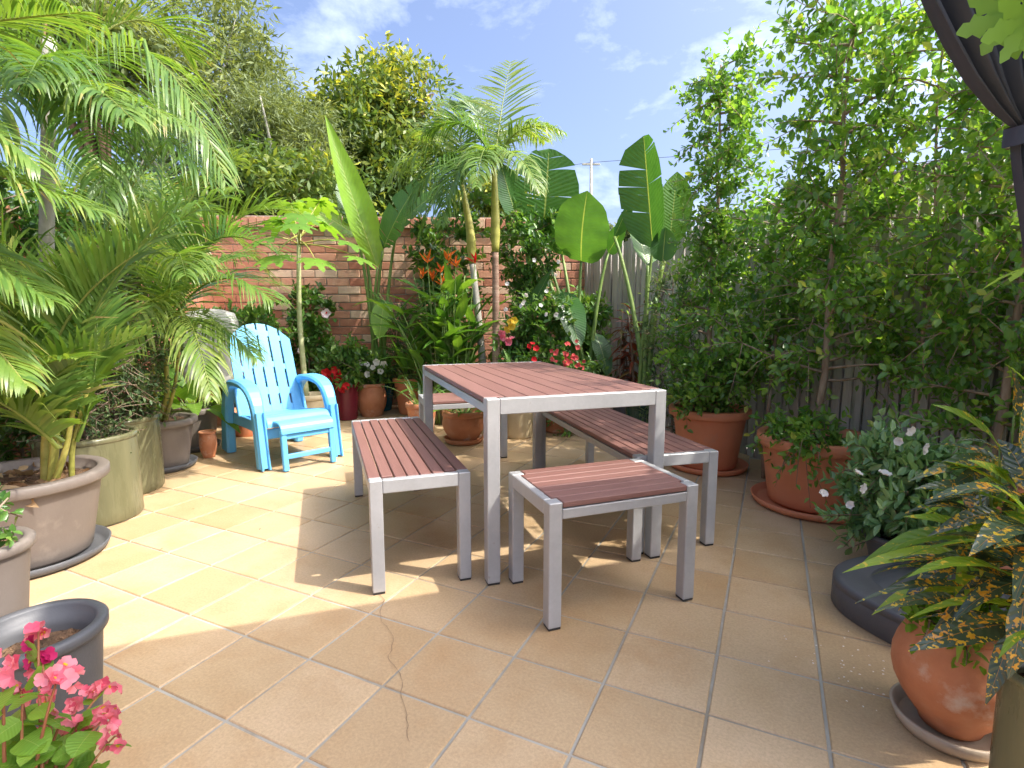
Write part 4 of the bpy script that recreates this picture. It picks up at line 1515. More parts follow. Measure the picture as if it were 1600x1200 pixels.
def slender_palm(label, base, path, shaft, crown_pts, seed, ring_mat):
    root = thing('slender_palm', label, 'palm', base)
    p = smooth_path([loc(root, q) for q in path], 24)
    V, F = tube(p, np.linspace(.042, .030, 24), 10)
    obj('trunk', (V, F), ring_mat, root, smooth=True)
    for k in range(3, 22, 2):   # leaf scars stand proud as rings
        q = p[k]
        obj('leaf_scar', tube([q - UP * .004, q, q + UP * .004], [.040 - k * .0005, .0435 - k * .0005, .040 - k * .0005], 10), ring_mat, root, smooth=True)
    s = smooth_path([loc(root, q) for q in shaft], 14)
    obj('crownshaft', tube(s, np.interp(np.linspace(0, 1, 14), [0, .25, 1], [.034, .046, .022]), 10), M['cane'], root, smooth=True)
    o = shaft[-1]
    for (c, e, kw) in crown_pts:
        k = dict(lmax=.40, n=46, width=.018, vee=.4, sag=.4)
        k.update(kw)
        frond_part(root, bez(loc(root, o), loc(root, c), loc(root, e), 14), M['palm2'], **k)
    return root


PY = 5.05
base_a = at(775, 600, PY)
base_a[2] = 0.0
slender_palm('slender palm with ringed brown trunk and upright crown behind the table', base_a, [base_a, at(775, 500, PY), at(774, 392, PY)], [at(774, 394, PY), at(774, 330, PY), at(772, 262, PY)],
             [(at(782, 170, PY + .1), at(797, 98, PY + .45), dict(lmax=.40, sag=.10, vee=.1, n=30, fwd=.65)),
              (at(800, 175, PY), at(878, 205, PY - .2), dict(lmax=.34, sag=.7)),
              (at(740, 160, PY), at(668, 205, PY), dict(lmax=.42, sag=.6)),
              (at(735, 200, PY - .4), at(695, 320, PY - .6), dict(lmax=.36, sag=.7)),
              (at(800, 200, PY - .5), at(845, 300, PY - .8), dict(lmax=.30, sag=.7)),
              (at(760, 170, PY + .3), at(720, 150, PY + .6), dict(lmax=.38)),
              (at(800, 170, PY + .4), at(850, 220, PY + .7), dict(lmax=.34, sag=.6)),
              (at(755, 190, PY - .5), at(745, 290, PY - .9), dict(lmax=.32, sag=.6))], 3, M['palm_ring'])
base_b = at(762, 590, PY + .25)
base_b[2] = 0.0
slender_palm('leaning slender palm with a pale trunk and drooping crown behind the table', base_b, [base_b, at(748, 500, PY + .25), at(738, 410, PY + .25)], [at(738, 412, PY + .25), at(735, 360, PY + .25), at(722, 290, PY + .25)],
             [(at(690, 190, PY + .2), at(600, 285, PY), dict(lmax=.42, sag=.75)),
              (at(700, 180, PY), at(632, 345, PY - .2), dict(lmax=.40, sag=.8)),
              (at(715, 200, PY - .3), at(690, 350, PY - .6), dict(lmax=.36, sag=.8)),
              (at(740, 200, PY + .4), at(790, 260, PY + .6), dict(lmax=.38, sag=.6)),
              (at(700, 180, PY + .5), at(650, 215, PY + .9), dict(lmax=.42, sag=.6)),
              (at(720, 170, PY + .3), at(715, 160, PY + .7), dict(lmax=.36)),
              (at(705, 230, PY), at(655, 370, PY), dict(lmax=.34, sag=.8))], 4, M['greybark'])

# ------------------------------------------------------------------ paddle leaved plants


def paddle_plant(name, label, cat, base, leaves, seed, mat, sheath_top=None, fan=None):
    rng = np.random.default_rng(seed)
    root = thing(name, label, cat, base)
    b0 = np.array(base, float)
    for i, (lb, lt, nr, w, kw) in enumerate(leaves):
        kw = dict(kw)
        mt = kw.pop('mat', mat)
        sb = b0 + np.array([(i - len(leaves) / 2) * .022, rng.normal() * .012, .0])
        mid_ = kw.pop('via', None)
        if mid_ is None:
            mid_ = sb * .35 + np.asarray(lb) * .65 + np.array([(sb[0] - lb[0]) * .25, 0, .05])
        st = bez(sb, mid_, lb, 10)
        leaf_part(root, loc(root, lb), loc(root, lt), nr, w, mt, stalk=st - np.array(root.location), stalk_r=kw.pop('sr', .024), stalk_mat=kw.pop('sm', M['stem']), rng=rng, **kw)
    if sheath_top is not None:
        for k in range(5):
            s = b0 + np.array([rng.normal() * .035, rng.normal() * .02, 0])
            e = np.asarray(sheath_top) + rng.normal(size=3) * np.array([.05, .03, .10])
            obj('sheath', tube(bez(s, (s + e) / 2 + rng.normal(size=3) * .02, e, 6), np.linspace(.042, .020, 6), 8), M['sheath'], root, smooth=True)
    return root


CAMV = np.array([0, -1.0, .15])
BY = 5.80
bb = np.array([-1.46, 5.93, pz(teal_pot)])
paddle_plant('banana_plant', 'banana with one tall bright upright leaf in the teal pot', 'banana plant', bb, [
    (at(590, 418, BY), at(508, 180, BY - .1), (.55, -1, .1), .31, dict(mat=M['banana_lt'], shape='lance', fold=.6, bow=-.02, nseg=18, sr=.020)),
    (at(598, 392, BY), at(655, 285, BY - .2), (-.5, -.9, .2), .36, dict(torn=.6, fold=.2, bow=.05, nseg=12)),
    (at(560, 372, BY + .05), at(455, 318, BY - .1), (.1, -.75, .8), .34, dict(mat=M['banana_lt'], torn=.7, bow=.08)),
    (at(566, 360, BY + .1), at(532, 285, BY + .1), (.5, -.9, .1), .30, dict(torn=.8, bow=.04)),
    (at(600, 470, BY - .1), at(592, 530, BY - .3), (.1, -1, .3), .22, dict(mat=M['banana_lt'], shape='oval', fold=.1)),
    (at(620, 360, BY + .1), at(690, 300, BY + .1), (.2, -.6, .9), .30, dict(torn=.8, bow=.08)),
], 41, M['banana'], sheath_top=at(582, 460, BY + .1))

SY = 5.30
sb1 = np.array([.70, 5.05, pz(cream_c)])
paddle_plant('paddle_leaf_plant', 'giant paddle leaf clump with a broad round leaf and torn leaves over the wall corner', 'paddle plant', sb1, [
    (at(908, 408, SY), at(918, 298, SY - .30), (-.45, -.9, .15), .54, dict(shape='paddle', fold=.10, bow=.06, nseg=14, mat=M['banana'])),
    (at(878, 398, SY + .2), at(893, 318, SY + .1), (-.6, -.8, .2), .45, dict(shape='paddle', bow=.05)),
    (at(846, 385, SY + .3), at(858, 232, SY + .1), (.1, -1, .1), .66, dict(shape='paddle', torn=.75, fold=.08, bow=.04)),
    (at(808, 345, SY + .4), at(782, 255, SY + .3), (.5, -.9, .1), .32, dict(fold=.3)),
    (at(950, 395, SY - .1), at(978, 350, SY - .3), (-.3, -.8, .5), .22, dict(mat=M['banana'])),
    (at(880, 455, SY - .1), at(905, 545, SY - .5), (.1, -.8, .6), .26, dict(bow=.06)),
    (at(820, 500, SY - .1), at(862, 420, SY - .2), (-.4, -.9, .2), .14, dict(shape='lance', fold=.4)),
    (at(930, 520, SY - .1), at(950, 590, SY - .4), (.2, -.8, .5), .18, dict(bow=.06)),
], 42, M['banana'], sheath_top=at(935, 470, SY))
SY2 = 4.45
sb2 = np.array([1.10, 4.45, pz(green_pot)])
paddle_plant('paddle_leaf_plant', 'paddle leaf plant with two tall upright leaves against the paling fence', 'paddle plant', sb2, [
    (at(1020, 388, SY2), at(1006, 212, SY2 - .1), (-.75, -.7, .05), .40, dict(shape='paddle', fold=.55, torn=.45, nseg=14, sr=.020)),
    (at(1046, 380, SY2 + .1), at(1058, 268, SY2), (.25, -1, .1), .30, dict(shape='paddle', fold=.25)),
    (at(1012, 415, SY2), at(992, 345, SY2 + .3), (.3, -.9, .2), .24, dict(shape='oval', fold=.3)),
    (at(1035, 410, SY2 - .1), at(1040, 355, SY2 - .1), (-.3, -1, .1), .20, dict(fold=.3)),
    (at(960, 370, SY2 + .4), at(992, 300, SY2 + .3), (.6, -.8, .2), .14, dict(fold=.4, shape='lance')),
], 43, M['banana'], sheath_top=at(1018, 470, SY2))

# ------------------------------------------------------------------ papaya behind the blue chair


def lobed_leaf(c, u, v, size, rng, lobes=7):
    """Papaya type leaf: lobes radiating from the stalk, each cut into teeth. u, v span the leaf plane."""
    c, u = np.asarray(c, float), nrm(u)
    nn = nrm(np.cross(u, v))
    v = np.cross(nn, u)
    V, F = [], []
    for k in range(lobes):
        a = (k - (lobes - 1) / 2) * (2 * PI * .78 / lobes)
        d = u * math.cos(a) + v * math.sin(a)
        s = np.cross(nn, d)
        ln = size * (1.0 - .28 * abs(k - (lobes - 1) / 2) / ((lobes - 1) / 2)) * rng.uniform(.9, 1.1)
        ws = [.05, .17, .13, .24, .12, .15, .02]
        ts = [0, .28, .42, .58, .70, .82, 1.0]
        b0 = len(V)
        for t, w in zip(ts, ws):
            m_ = c + d * ln * t - nn * (.22 * ln * t * t)
            V += [m_ + s * w * ln, m_ + nn * .0, m_ - s * w * ln]
        for i in range(len(ts) - 1):
            q = b0 + i * 3
            F += [(q, q + 1, q + 4, q + 3), (q + 1, q + 2, q + 5, q + 4)]
    r0 = rng.uniform(.25, .8)
    return np.array(V), quads(F), np.full(len(F), r0)


def lobed_part(root, p, start, size, rng, mat, face=None):
    p, start = loc(root, p), loc(root, start)
    out = nrm(p - start)
    u = nrm(np.array([out[0], out[1], -.35]))
    v = np.cross(UP, u) if face is None else face
    g = lobed_leaf(p, u, v, size, rng)
    o = obj('leaf', (g[0], g[1]), mat, root, rnd=g[2], smooth=False)
    obj('leaf_stalk', tube(bez(start, (start + p) / 2 + UP * .06, p, 6), np.linspace(.008, .004, 6), 5), M['cane'], o, smooth=True)


PYY = 4.98
rng = np.random.default_rng(77)
pb = np.array([-1.90, 4.98, pz(tan_pot)])
pp = thing('papaya_plant', 'young papaya with pale straight stem and lobed leaves behind the blue chair', 'papaya', pb)
pt = at(467, 365, PYY)
obj('trunk', tube(smooth_path([(0, 0, 0), loc(pp, at(467, 500, PYY)), loc(pp, pt)], 12), np.linspace(.027, .018, 12), 9), M['papstem'], pp, smooth=True)
for (u, v, dy, sz) in ((415, 372, -.2, .26), (440, 345, .2, .24), (470, 335, -.25, .24), (505, 348, .1, .26), (545, 378, -.1, .24), (560, 402, -.25, .20), (492, 405, -.25, .22), (430, 400, -.35, .22), (455, 320, .35, .22), (500, 315, .35, .22), (462, 350, -.4, .20)):
    lobed_part(pp, at(u, v, PYY + dy), pt - UP * rng.uniform(0, .12), sz, rng, M['papaya'])

# ------------------------------------------------------------------ strap leaved clumps: ginger, arching plant, understory


def strap_clump(name, label, cat, base, n, length, width, seed, mat, spread=(.2, .9), stems=0, arch=.35, az=(0, 2 * PI), shape='lance', foot=.05, lift=0.0, rings=None):
    """Arching blades rising from one foot."""
    rng = np.random.default_rng(seed)
    root = thing(name, label, cat, base)
    for i in range(n):
        a = az[0] + (az[1] - az[0]) * ((i * .618034) % 1) + rng.normal() * .1
        s = rng.uniform(*spread)
        L_ = length * rng.uniform(.65, 1.1)
        d = np.array([math.cos(a), math.sin(a), 0])
        p0 = d * foot * rng.uniform(.2, 1) + UP * lift * rng.random()
        st = p0 + (UP * math.cos(s) + d * math.sin(s)) * L_ * .28
        tp = st + (UP * math.cos(s * 1.25) + d * math.sin(s * 1.25)) * L_ * .72
        nr = UP * math.sin(s) + UP * .25 - d * math.cos(s) + rng.normal(size=3) * .15
        leaf_part(root, st, tp, nr, width * rng.uniform(.8, 1.15), mat, stalk=np.array([p0, (p0 + st) / 2, st]), stalk_r=.007, shape=shape, fold=.28, bow=.03, droop=arch * rng.uniform(.3, 1.3) * math.sin(s), nseg=7, rng=rng, sway=rng.normal() * .02)
    return root


GY = 5.15
gb_ = at(700, 600, GY)
gb_[2] = 0.0
gr = thing('ginger_clump', 'tall clump of glossy ginger leaves with orange torch flowers behind the table', 'ginger', gb_)
rng = np.random.default_rng(51)
for i in range(28):
    a = rng.uniform(0, 2 * PI)
    s0 = np.array([math.cos(a), math.sin(a) * .6, 0]) * rng.uniform(.02, .16)
    ln = rng.uniform(.80, 1.42)
    tilt = np.array([s0[0] * 2.4, s0[1] * 1.6, 0]) + rng.normal(size=3) * np.array([.08, .08, 0])
    e = s0 + UP * ln + tilt
    st = bez(s0, s0 + UP * ln * .6 + tilt * .3, e, 10)
    cane = obj('cane', tube(st, np.linspace(.010, .004, 10), 5), M['stem'], gr, smooth=True)
    for j in range(7):
        f = .30 + .68 * j / 6
        k = f * 9
        q = st[min(int(k), 8)]
        az_ = a + (j % 2) * PI + rng.normal() * .45
        d = np.array([math.cos(az_), math.sin(az_), 0])
        el = rng.uniform(.35, 1.0)
        L_ = rng.uniform(.32, .52)
        tp = q + (d * math.cos(el) + UP * math.sin(el)) * L_
        leaf_part(gr, q, tp, -d * math.sin(el) + UP * math.cos(el), rng.uniform(.075, .115), M['ginger'], shape='lance', fold=.3, droop=rng.uniform(.1, .45), nseg=6, rng=rng)
for (u, v) in ((668, 412), (676, 440), (660, 436), (688, 428), (700, 408), (712, 418), (692, 448), (742, 412)):
    p = loc(gr, at(u, v, GY - rng.uniform(0, .3)))
    fl = []
    for k in range(7):
        d = nrm(np.array([rng.normal(), rng.normal(), 1.1]))
        g = blade(p + UP * k * .008, p + UP * k * .008 + d * rng.uniform(.07, .12), rng.normal(size=3), .022, shape='lance', nseg=4, fold=.5, rng=rng)
        fl.append(g)
    V, F = join([(g[0], g[1]) for g in fl])
    o = obj('torch_flower', (V, quads(F)), M['orange' if u != 742 else 'red'], gr, rnd=np.concatenate([g[2] for g in fl]))
    obj('flower_stalk', tube([(p[0] * .5, p[1] * .5, .25), p], [.006, .004], 5), M['stem'], o)

strap_clump('arching_plant', 'arching strap leaved plant in the tapered terracotta pot by the wall', 'plant', (-1.08, 5.72, pz(clay_mid)), 24, .62, .075, 52, M['ginger'], spread=(.3, 1.2), arch=.6)
strap_clump('strap_leaf_plant', 'low strap leaved plant in the round clay bowl on a saucer', 'plant', (-.40, 4.42, pz(bowl_a)), 20, .42, .045, 53, M['ginger'], spread=(.3, 1.1))
strap_clump('strap_leaf_plant', 'grassy strap leaved plant in the small clay pot under the table', 'plant', (-.80, 4.75, pz(bowl_b)), 22, .45, .035, 54, M['pale_shrub'], spread=(.2, .9))
strap_clump('strap_leaf_plant', 'green strap leaved plant in the cream pot seen beyond the table', 'plant', (.06, 4.62, pz(cream_b)), 26, .58, .06, 55, M['ginger'], spread=(.2, 1.0))
strap_clump('broad_leaf_plant', 'plant with broad bright green leaves in the taupe pot beside the blue chair', 'plant', (-2.50, 4.20, pz(taupe_far)), 20, .50, .135, 56, M['broad'], spread=(.35, 1.35), shape='oval', arch=.5)
strap_clump('strap_leaf_plant', 'pointed bright leaves of a ginger in the low clay pot behind the table', 'plant', (.42, 4.85, pz(clay_b)), 24, .62, .07, 57, M['ginger'], spread=(.2, 1.0))

# ------------------------------------------------------------------ flowers and shrubs


def flower_parts(root, pts, size, mat, seed, petals=5, name='flower', face=CAMV, eye=None, jit=.5):
    rng = np.random.default_rng(seed)
    for p in pts:
        n = nrm(np.asarray(face, float) + rng.normal(size=3) * jit)
        u = nrm(np.cross(n, rng.normal(size=3)))
        v = np.cross(n, u)
        P, D, N = [], [], []
        for k in range(petals):
            a = 2 * PI * k / petals + rng.normal() * .1
            d = u * math.cos(a) + v * math.sin(a)
            P.append(p)
            D.append(d + n * .35)
            N.append(n)
        s = size * rng.uniform(.8, 1.2)
        V, F, r = leaf_cloud(P, D, N, np.full(petals, s), np.full(petals, s * 1.05), rng.uniform(0, 1, petals), True, blunt=True)
        o = obj(name, (V, F), mat, root, rnd=r)
        if eye:
            d = np.asarray(p) + n * s * .25
            obj('flower_eye', leaf_cloud([d - u * s * .15] * 2, [u, v], [n, n], [s * .3] * 2, [s * .3] * 2, np.zeros(2))[:2], M[eye], o, rnd=np.zeros(4))


def bush(name, label, cat, base, height, reach, n, seed, mat, leaf=(.05, .028), bark=None, **kw):
    k = dict(twigs=8, leaves=9, leaf=leaf, trunk_r=.012, twig_len=.16, up=.55, start=.08)
    k.update(kw)
    return leafy(name, label, cat, base, height, reach if callable(reach) else (lambda t: reach * (.6 + .5 * math.sin(t * 3))), n, seed, mat, bark or M['twig'], **k)


def scatter_in(c, r_, n, rng):
    d = rand_dirs(n, .3, rng)
    d[:, 1] = -np.abs(d[:, 1])
    return np.asarray(c) + d * np.asarray(r_)


# shrubs against the brick wall
bush('climbing_vine', 'dark leaved climber with a blush flower on the brick wall by the papaya', 'vine', (at(480, 500, 5.85)[0], 5.85, 0), 1.22, .24, 26, 61, M['shrub'], leaf=(.075, .045))
fv = bpy.data.objects['climbing_vine']
flower_parts(fv, [loc(fv, at(510, 490, 5.62))], .055, M['blush'], 3, eye='red', jit=.1)
flower_parts(fv, [loc(fv, at(470, 548, 5.55))], .035, M['blush'], 4, eye='red', jit=.1)
mb = bush('flowering_shrub', 'small shrub with vivid red flowers in the maroon pot', 'shrub', (-1.66, 5.40, pz(maroon_pot)), .38, .16, 14, 62, M['shrub'], leaf=(.07, .035))
flower_parts(mb, [loc(mb, at(u, v, 5.22)) for u, v in ((524, 578), (530, 590), (536, 607), (518, 590), (541, 603), (510, 583), (528, 583))], .050, M['red'], 5)
wb = bush('flowering_shrub', 'low spreading plant with white flowers in the rounded clay pot', 'shrub', (-1.46, 5.58, pz(squat_clay)), .25, .22, 16, 63, M['shrub'], leaf=(.06, .028))
flower_parts(wb, [loc(wb, at(u, v, 5.40)) for u, v in ((560, 578), (572, 570), (582, 574), (594, 580), (600, 568), (575, 585), (588, 566), (566, 566))], .034, M['whitep'], 6)
bush('leafy_shrub', 'dark glossy shrub behind the two slender palms on the wall', 'shrub', (at(700, 500, 5.9)[0], 5.85, 0), 1.95, lambda t: .12 + .30 * t, 40, 64, M['shrub'], leaf=(.085, .045))
bush('leafy_shrub', 'tall leafy shrub with a bright green top beside the upright palm', 'shrub', (at(825, 500, 5.6)[0], 5.55, 0), 1.95, lambda t: .20 + .14 * math.sin(t * 9), 64, 65, M['shrub'], leaf=(.075, .036))
yb = bush('flowering_shrub', 'leafy shrub with white, yellow and pink flowers behind the table', 'shrub', (at(835, 560, 5.1)[0], 5.1, 0), 1.10, .34, 52, 66, M['shrub'], leaf=(.065, .034))
rng = np.random.default_rng(9)
flower_parts(yb, [loc(yb, at(u, v, 4.72)) for u, v in ((797, 503), (800, 510), (794, 514), (803, 501))], .035, M['yellowp'], 7)
flower_parts(yb, [loc(yb, at(u, v, 4.68)) for u, v in ((787, 527), (793, 534), (799, 531), (784, 520))], .040, M['pink'], 8)
flower_parts(yb, [loc(yb, at(rng.uniform(790, 880), rng.uniform(400, 500), 4.75)) for _ in range(16)], .020, M['whitep'], 9)
cb_ = bush('flowering_shrub', 'low bush covered in coral red flower clusters at the table corner', 'shrub', (at(885, 590, 4.75)[0], 4.72, 0), .62, .20, 26, 67, M['shrub'], leaf=(.05, .026))
rng = np.random.default_rng(10)
for k in range(30):
    flower_parts(cb_, [loc(cb_, at(890 + rng.normal() * 19, 562 + rng.normal() * 13, 4.45 + rng.normal() * .06))], .022, M['coral'], 100 + k, petals=4, jit=.4)
flower_parts(cb_, [loc(cb_, at(u, v, 4.45)) for u, v in ((832, 538), (838, 545), (834, 562), (826, 542))], .026, M['red'], 11)
bush('leafy_shrub', 'dense shrub at the foot of the wall beside the arching plant', 'shrub', (at(640, 560, 5.85)[0], 5.9, 0), 1.05, .26, 40, 68, M['pale_shrub'], leaf=(.06, .012))
bush('leafy_shrub', 'low dark shrub in the corner of wall and fence', 'shrub', (at(895, 560, 5.6)[0], 5.5, 0), 1.15, .26, 40, 69, M['shrub'], leaf=(.08, .04))
bush('leafy_shrub', 'dark shrub behind the blue chair against the wall', 'shrub', (at(385, 560, 5.5)[0], 5.45, 0), 1.0, .38, 46, 70, M['shrub'], leaf=(.08, .042))
bush('twiggy_shrub', 'twiggy grey green shrub in the olive pot next to the huge taupe pot', 'shrub', (-2.19, 2.74, pz(olive_a)), .50, .24, 34, 71, M['pale_shrub'], leaf=(.030, .014), twigs=9, leaves=7)
bush('twiggy_shrub', 'twiggy grey green shrub with pale stems in the second olive pot', 'shrub', (-2.36, 3.19, pz(olive_b)), .62, .28, 46, 72, M['pale_shrub'], leaf=(.034, .016), twigs=10, leaves=8)
bush('leafy_shrub', 'dense dark shrub against the side wall behind the huge taupe pot', 'shrub', (-2.72, 2.2, 0), 1.75, .40, 60, 73, M['shrub'], leaf=(.07, .036))
bush('leafy_shrub', 'dense leafy shrub against the side wall behind the olive pots', 'shrub', (-2.95, 3.2, 0), 1.75, .42, 64, 74, M['shrub'], leaf=(.06, .03))
bush('leafy_shrub', 'tall loose shrub against the side wall near the taupe pot by the blue chair', 'shrub', (-3.1, 4.4, 0), 1.9, .42, 60, 75, M['pale_shrub'], leaf=(.07, .03))
bush('leafy_shrub', 'sparse low shrub under the slim hedge tree in its tub', 'shrub', (1.26, 3.58, pz(terra_a)), .34, .26, 34, 76, M['hedge'], leaf=(.045, .026), twigs=9)
bush('leafy_shrub', 'airy weed like plant with yellow green leaves beside the paling fence', 'shrub', (1.22, 4.15, 0), 1.35, .20, 30, 77, M['pale_shrub'], leaf=(.05, .014))
bush('trailing_plant', 'foliage trailing over the front rim of the largest tub', 'plant', (1.53, 2.80, pz(terra_b)), .16, .20, 10, 78, M['hedge'], leaf=(.046, .027), up=.1, curl=1.1, twigs=9)
bush('herb_plant', 'small seedlings in the narrow taupe pot', 'plant', (-1.385, 1.34, pz(taupe_thin)), .10, .10, 8, 79, M['shrub'], leaf=(.03, .018), twigs=5, leaves=6, twig_len=.06)
bush('weed_plant', 'tuft of small leaves at the foot of the clay pot croton', 'plant', (1.085, 1.255, pz(round_clay)), .07, .09, 14, 80, M['papaya'], leaf=(.032, .020), twigs=6, leaves=6, twig_len=.07)

# red croton by the fence: upright stems of narrow red, bronze and yellow leaves
cr = thing('red_croton', 'croton with bronze, red and yellow leaves in the charcoal pot by the fence', 'croton', (1.08, 4.95, pz(char_pot)))
rng = np.random.default_rng(81)
for i in range(7):
    s0 = np.r_[rng.normal(size=2) * .04, 0]
    e = np.array([rng.normal() * .13, rng.normal() * .10 - .05, rng.uniform(.55, .95)])
    st = bez(s0, (s0 + e) / 2 + np.r_[rng.normal(size=2) * .02, .05], e, 10)
    obj('stem', tube(st, np.linspace(.010, .005, 10), 5), M['twig'], cr, smooth=True)
    for j in range(20):
        f = .25 + .75 * j / 19
        q = st[min(int(f * 9), 9)]
        az_ = j * 2.4 + rng.normal() * .3
        el = rng.uniform(-.6, .5) + .5 * (f > .9)
        d = np.array([math.cos(az_) * math.cos(el), math.sin(az_) * math.cos(el), math.sin(el)])
        mt = M['croton_lt'] if (f > .93 and rng.random() < .55) else M['red_leaf']
        leaf_part(cr, q, q + d * rng.uniform(.12, .19), UP + rng.normal(size=3) * .3, rng.uniform(.025, .04), mt, shape='lance', fold=.25, droop=.35, nseg=5, rng=rng)

# gardenia with white flowers
gd = bush('gardenia_shrub', 'rounded glossy gardenia with white flowers beside the charcoal base', 'shrub', (1.61, 2.13, pz(gard_pot)), .40, lambda t: .29 * (.9 - .5 * t), 44, 82, M['garden'], leaf=(.052, .024), twigs=10, leaves=11, twig_len=.15, up=.25)
flower_parts(gd, [loc(gd, at(u, v, 1.98)) for u, v in ((1286, 772), (1345, 762), (1382, 742), (1340, 740), (1420, 672), (1405, 690), (1330, 790), (1442, 700))], .022, M['whitep'], 12, petals=6)

# spotted crotons at the near right


def croton(label, base, stems, seed, lens=(.17, .28), light=.22, n=26, mats=('croton', 'croton_lt')):
    rng = np.random.default_rng(seed)
    root = thing('spotted_croton', label, 'croton', base)
    for (e, k) in stems:
        e = loc(root, e)
        st = bez((rng.normal() * .012, rng.normal() * .012, 0), e * .5 + np.array([rng.normal() * .02, 0, .03]), e, 12)
        obj('stem', tube(st, np.linspace(.012, .006, 12), 6), M['twig'], root, smooth=True)
        for j in range(k):
            f = .42 + .58 * j / (k - 1)
            x = f * 11
            q = st[min(int(x), 10)] * (1 - (x % 1 if x < 11 else 0)) + st[min(int(x) + 1, 11)] * (x % 1 if x < 11 else 0)
            az_ = j * 2.39996 + rng.normal() * .25
            el = -.15 + 1.15 * (f ** 4) + rng.normal() * .22
            d = np.array([math.cos(az_) * math.cos(el), math.sin(az_) * math.cos(el), math.sin(el)])
            L_ = rng.uniform(*lens)
            mt = M[mats[1]] if rng.random() < light * (.4 + 1.4 * f) else M[mats[0]]
            tip = q + d * L_
            leaf_part(root, q + d * .02, tip, UP - d * d[2] + rng.normal(size=3) * .2, L_ * rng.uniform(.19, .27), mt, shape='lance', fold=.2, bow=.05, droop=rng.uniform(.15, .55) * math.cos(el), nseg=9, rng=rng)
    return root


crA = croton('large spotted croton with yellow flecked leaves rising from the olive pot', (1.095, 1.005, pz(olive_c)),
       [(at(1615, 760, 1.08), 20), (at(1650, 690, 1.12), 16), (at(1640, 850, 1.00), 16), (at(1590, 890, 1.06), 12)], 91)
crB = croton('spotted croton with orange flecked arching leaves in the bulging clay pot', (1.125, 1.275, pz(round_clay)),
       [(at(1560, 800, 1.30), 18), (at(1600, 715, 1.36), 18), (at(1545, 890, 1.24), 12)], 92, light=.28)

rng = np.random.default_rng(94)
for (u0, v0, u1, v1, w, mt, Y, dr) in ((1562, 700, 1456, 624, .050, 'croton_lt', 1.22, .05), (1552, 716, 1420, 735, .034, 'croton', 1.22, .12), (1545, 735, 1480, 752, .032, 'croton', 1.20, .15),
                               (1530, 770, 1428, 752, .034, 'croton', 1.18, .10), (1592, 772, 1512, 712, .044, 'croton_lt', 1.15, .05), (1505, 868, 1318, 868, .036, 'croton_lt', 1.20, .14),
                               (1505, 915, 1336, 912, .022, 'croton', 1.20, .18), (1495, 935, 1366, 930, .026, 'croton', 1.16, .18), (1570, 975, 1420, 1005, .060, 'croton', 1.08, .08),
                               (1530, 838, 1412, 800, .040, 'croton_lt', 1.20, .05), (1584, 650, 1578, 572, .036, 'croton', 1.20, .0), (1560, 880, 1440, 860, .034, 'croton', 1.16, .12),
                               (1540, 900, 1455, 980, .030, 'croton', 1.14, .1), (1580, 990, 1540, 1100, .036, 'croton', 1.05, .02), (1600, 930, 1575, 1060, .050, 'croton', .98, .02), (1560, 800, 1450, 820, .036, 'croton', 1.14, .15)):
    q0, q1 = loc(crB, at(u0, v0, Y)), loc(crB, at(u1, v1, Y - .03))
    leaf_part(crB, q0, q1, np.array([0, -.55, .8]) + rng.normal(size=3) * .15, w, M[mt], shape='lance', fold=.22, bow=.06, droop=dr, nseg=10, rng=rng,
              stalk=np.array([q0 * .8 + np.array([.02, 0, 0]), q0]), stalk_r=.003)

# lobed leaved sapling outside the frame at the right, two leaves reaching in before the curtain
lb_ = thing('papaya_plant', 'papaya sapling at the patio post with bright lobed leaves reaching before the curtain', 'papaya', (1.30, .66, 0))
rng = np.random.default_rng(95)
ls = np.array([1.30, .66, 1.50])
obj('trunk', tube([(0, 0, 0), (.01, 0, .8), (0, 0, 1.60)], [.022, .018, .012], 8), M['papstem'], lb_, smooth=True)
lobed_part(lb_, at(1578, 20, .84), ls, .075, rng, M['papaya'], face=np.array([.3, -.2, 1.0]))
lobed_part(lb_, at(1612, 28, .80), ls, .070, rng, M['papaya'], face=np.array([.2, -.4, 1.0]))
lobed_part(lb_, at(1618, 412, .88), ls - UP * .3, .070, rng, M['papaya'])
lobed_part(lb_, np.array([1.55, .55, 1.75]), ls, .14, rng, M['papaya'])
lobed_part(lb_, np.array([1.25, .45, 1.75]), ls, .14, rng, M['papaya'])
lobed_part(lb_, np.array([1.50, .82, 1.72]), ls, .14, rng, M['papaya'])

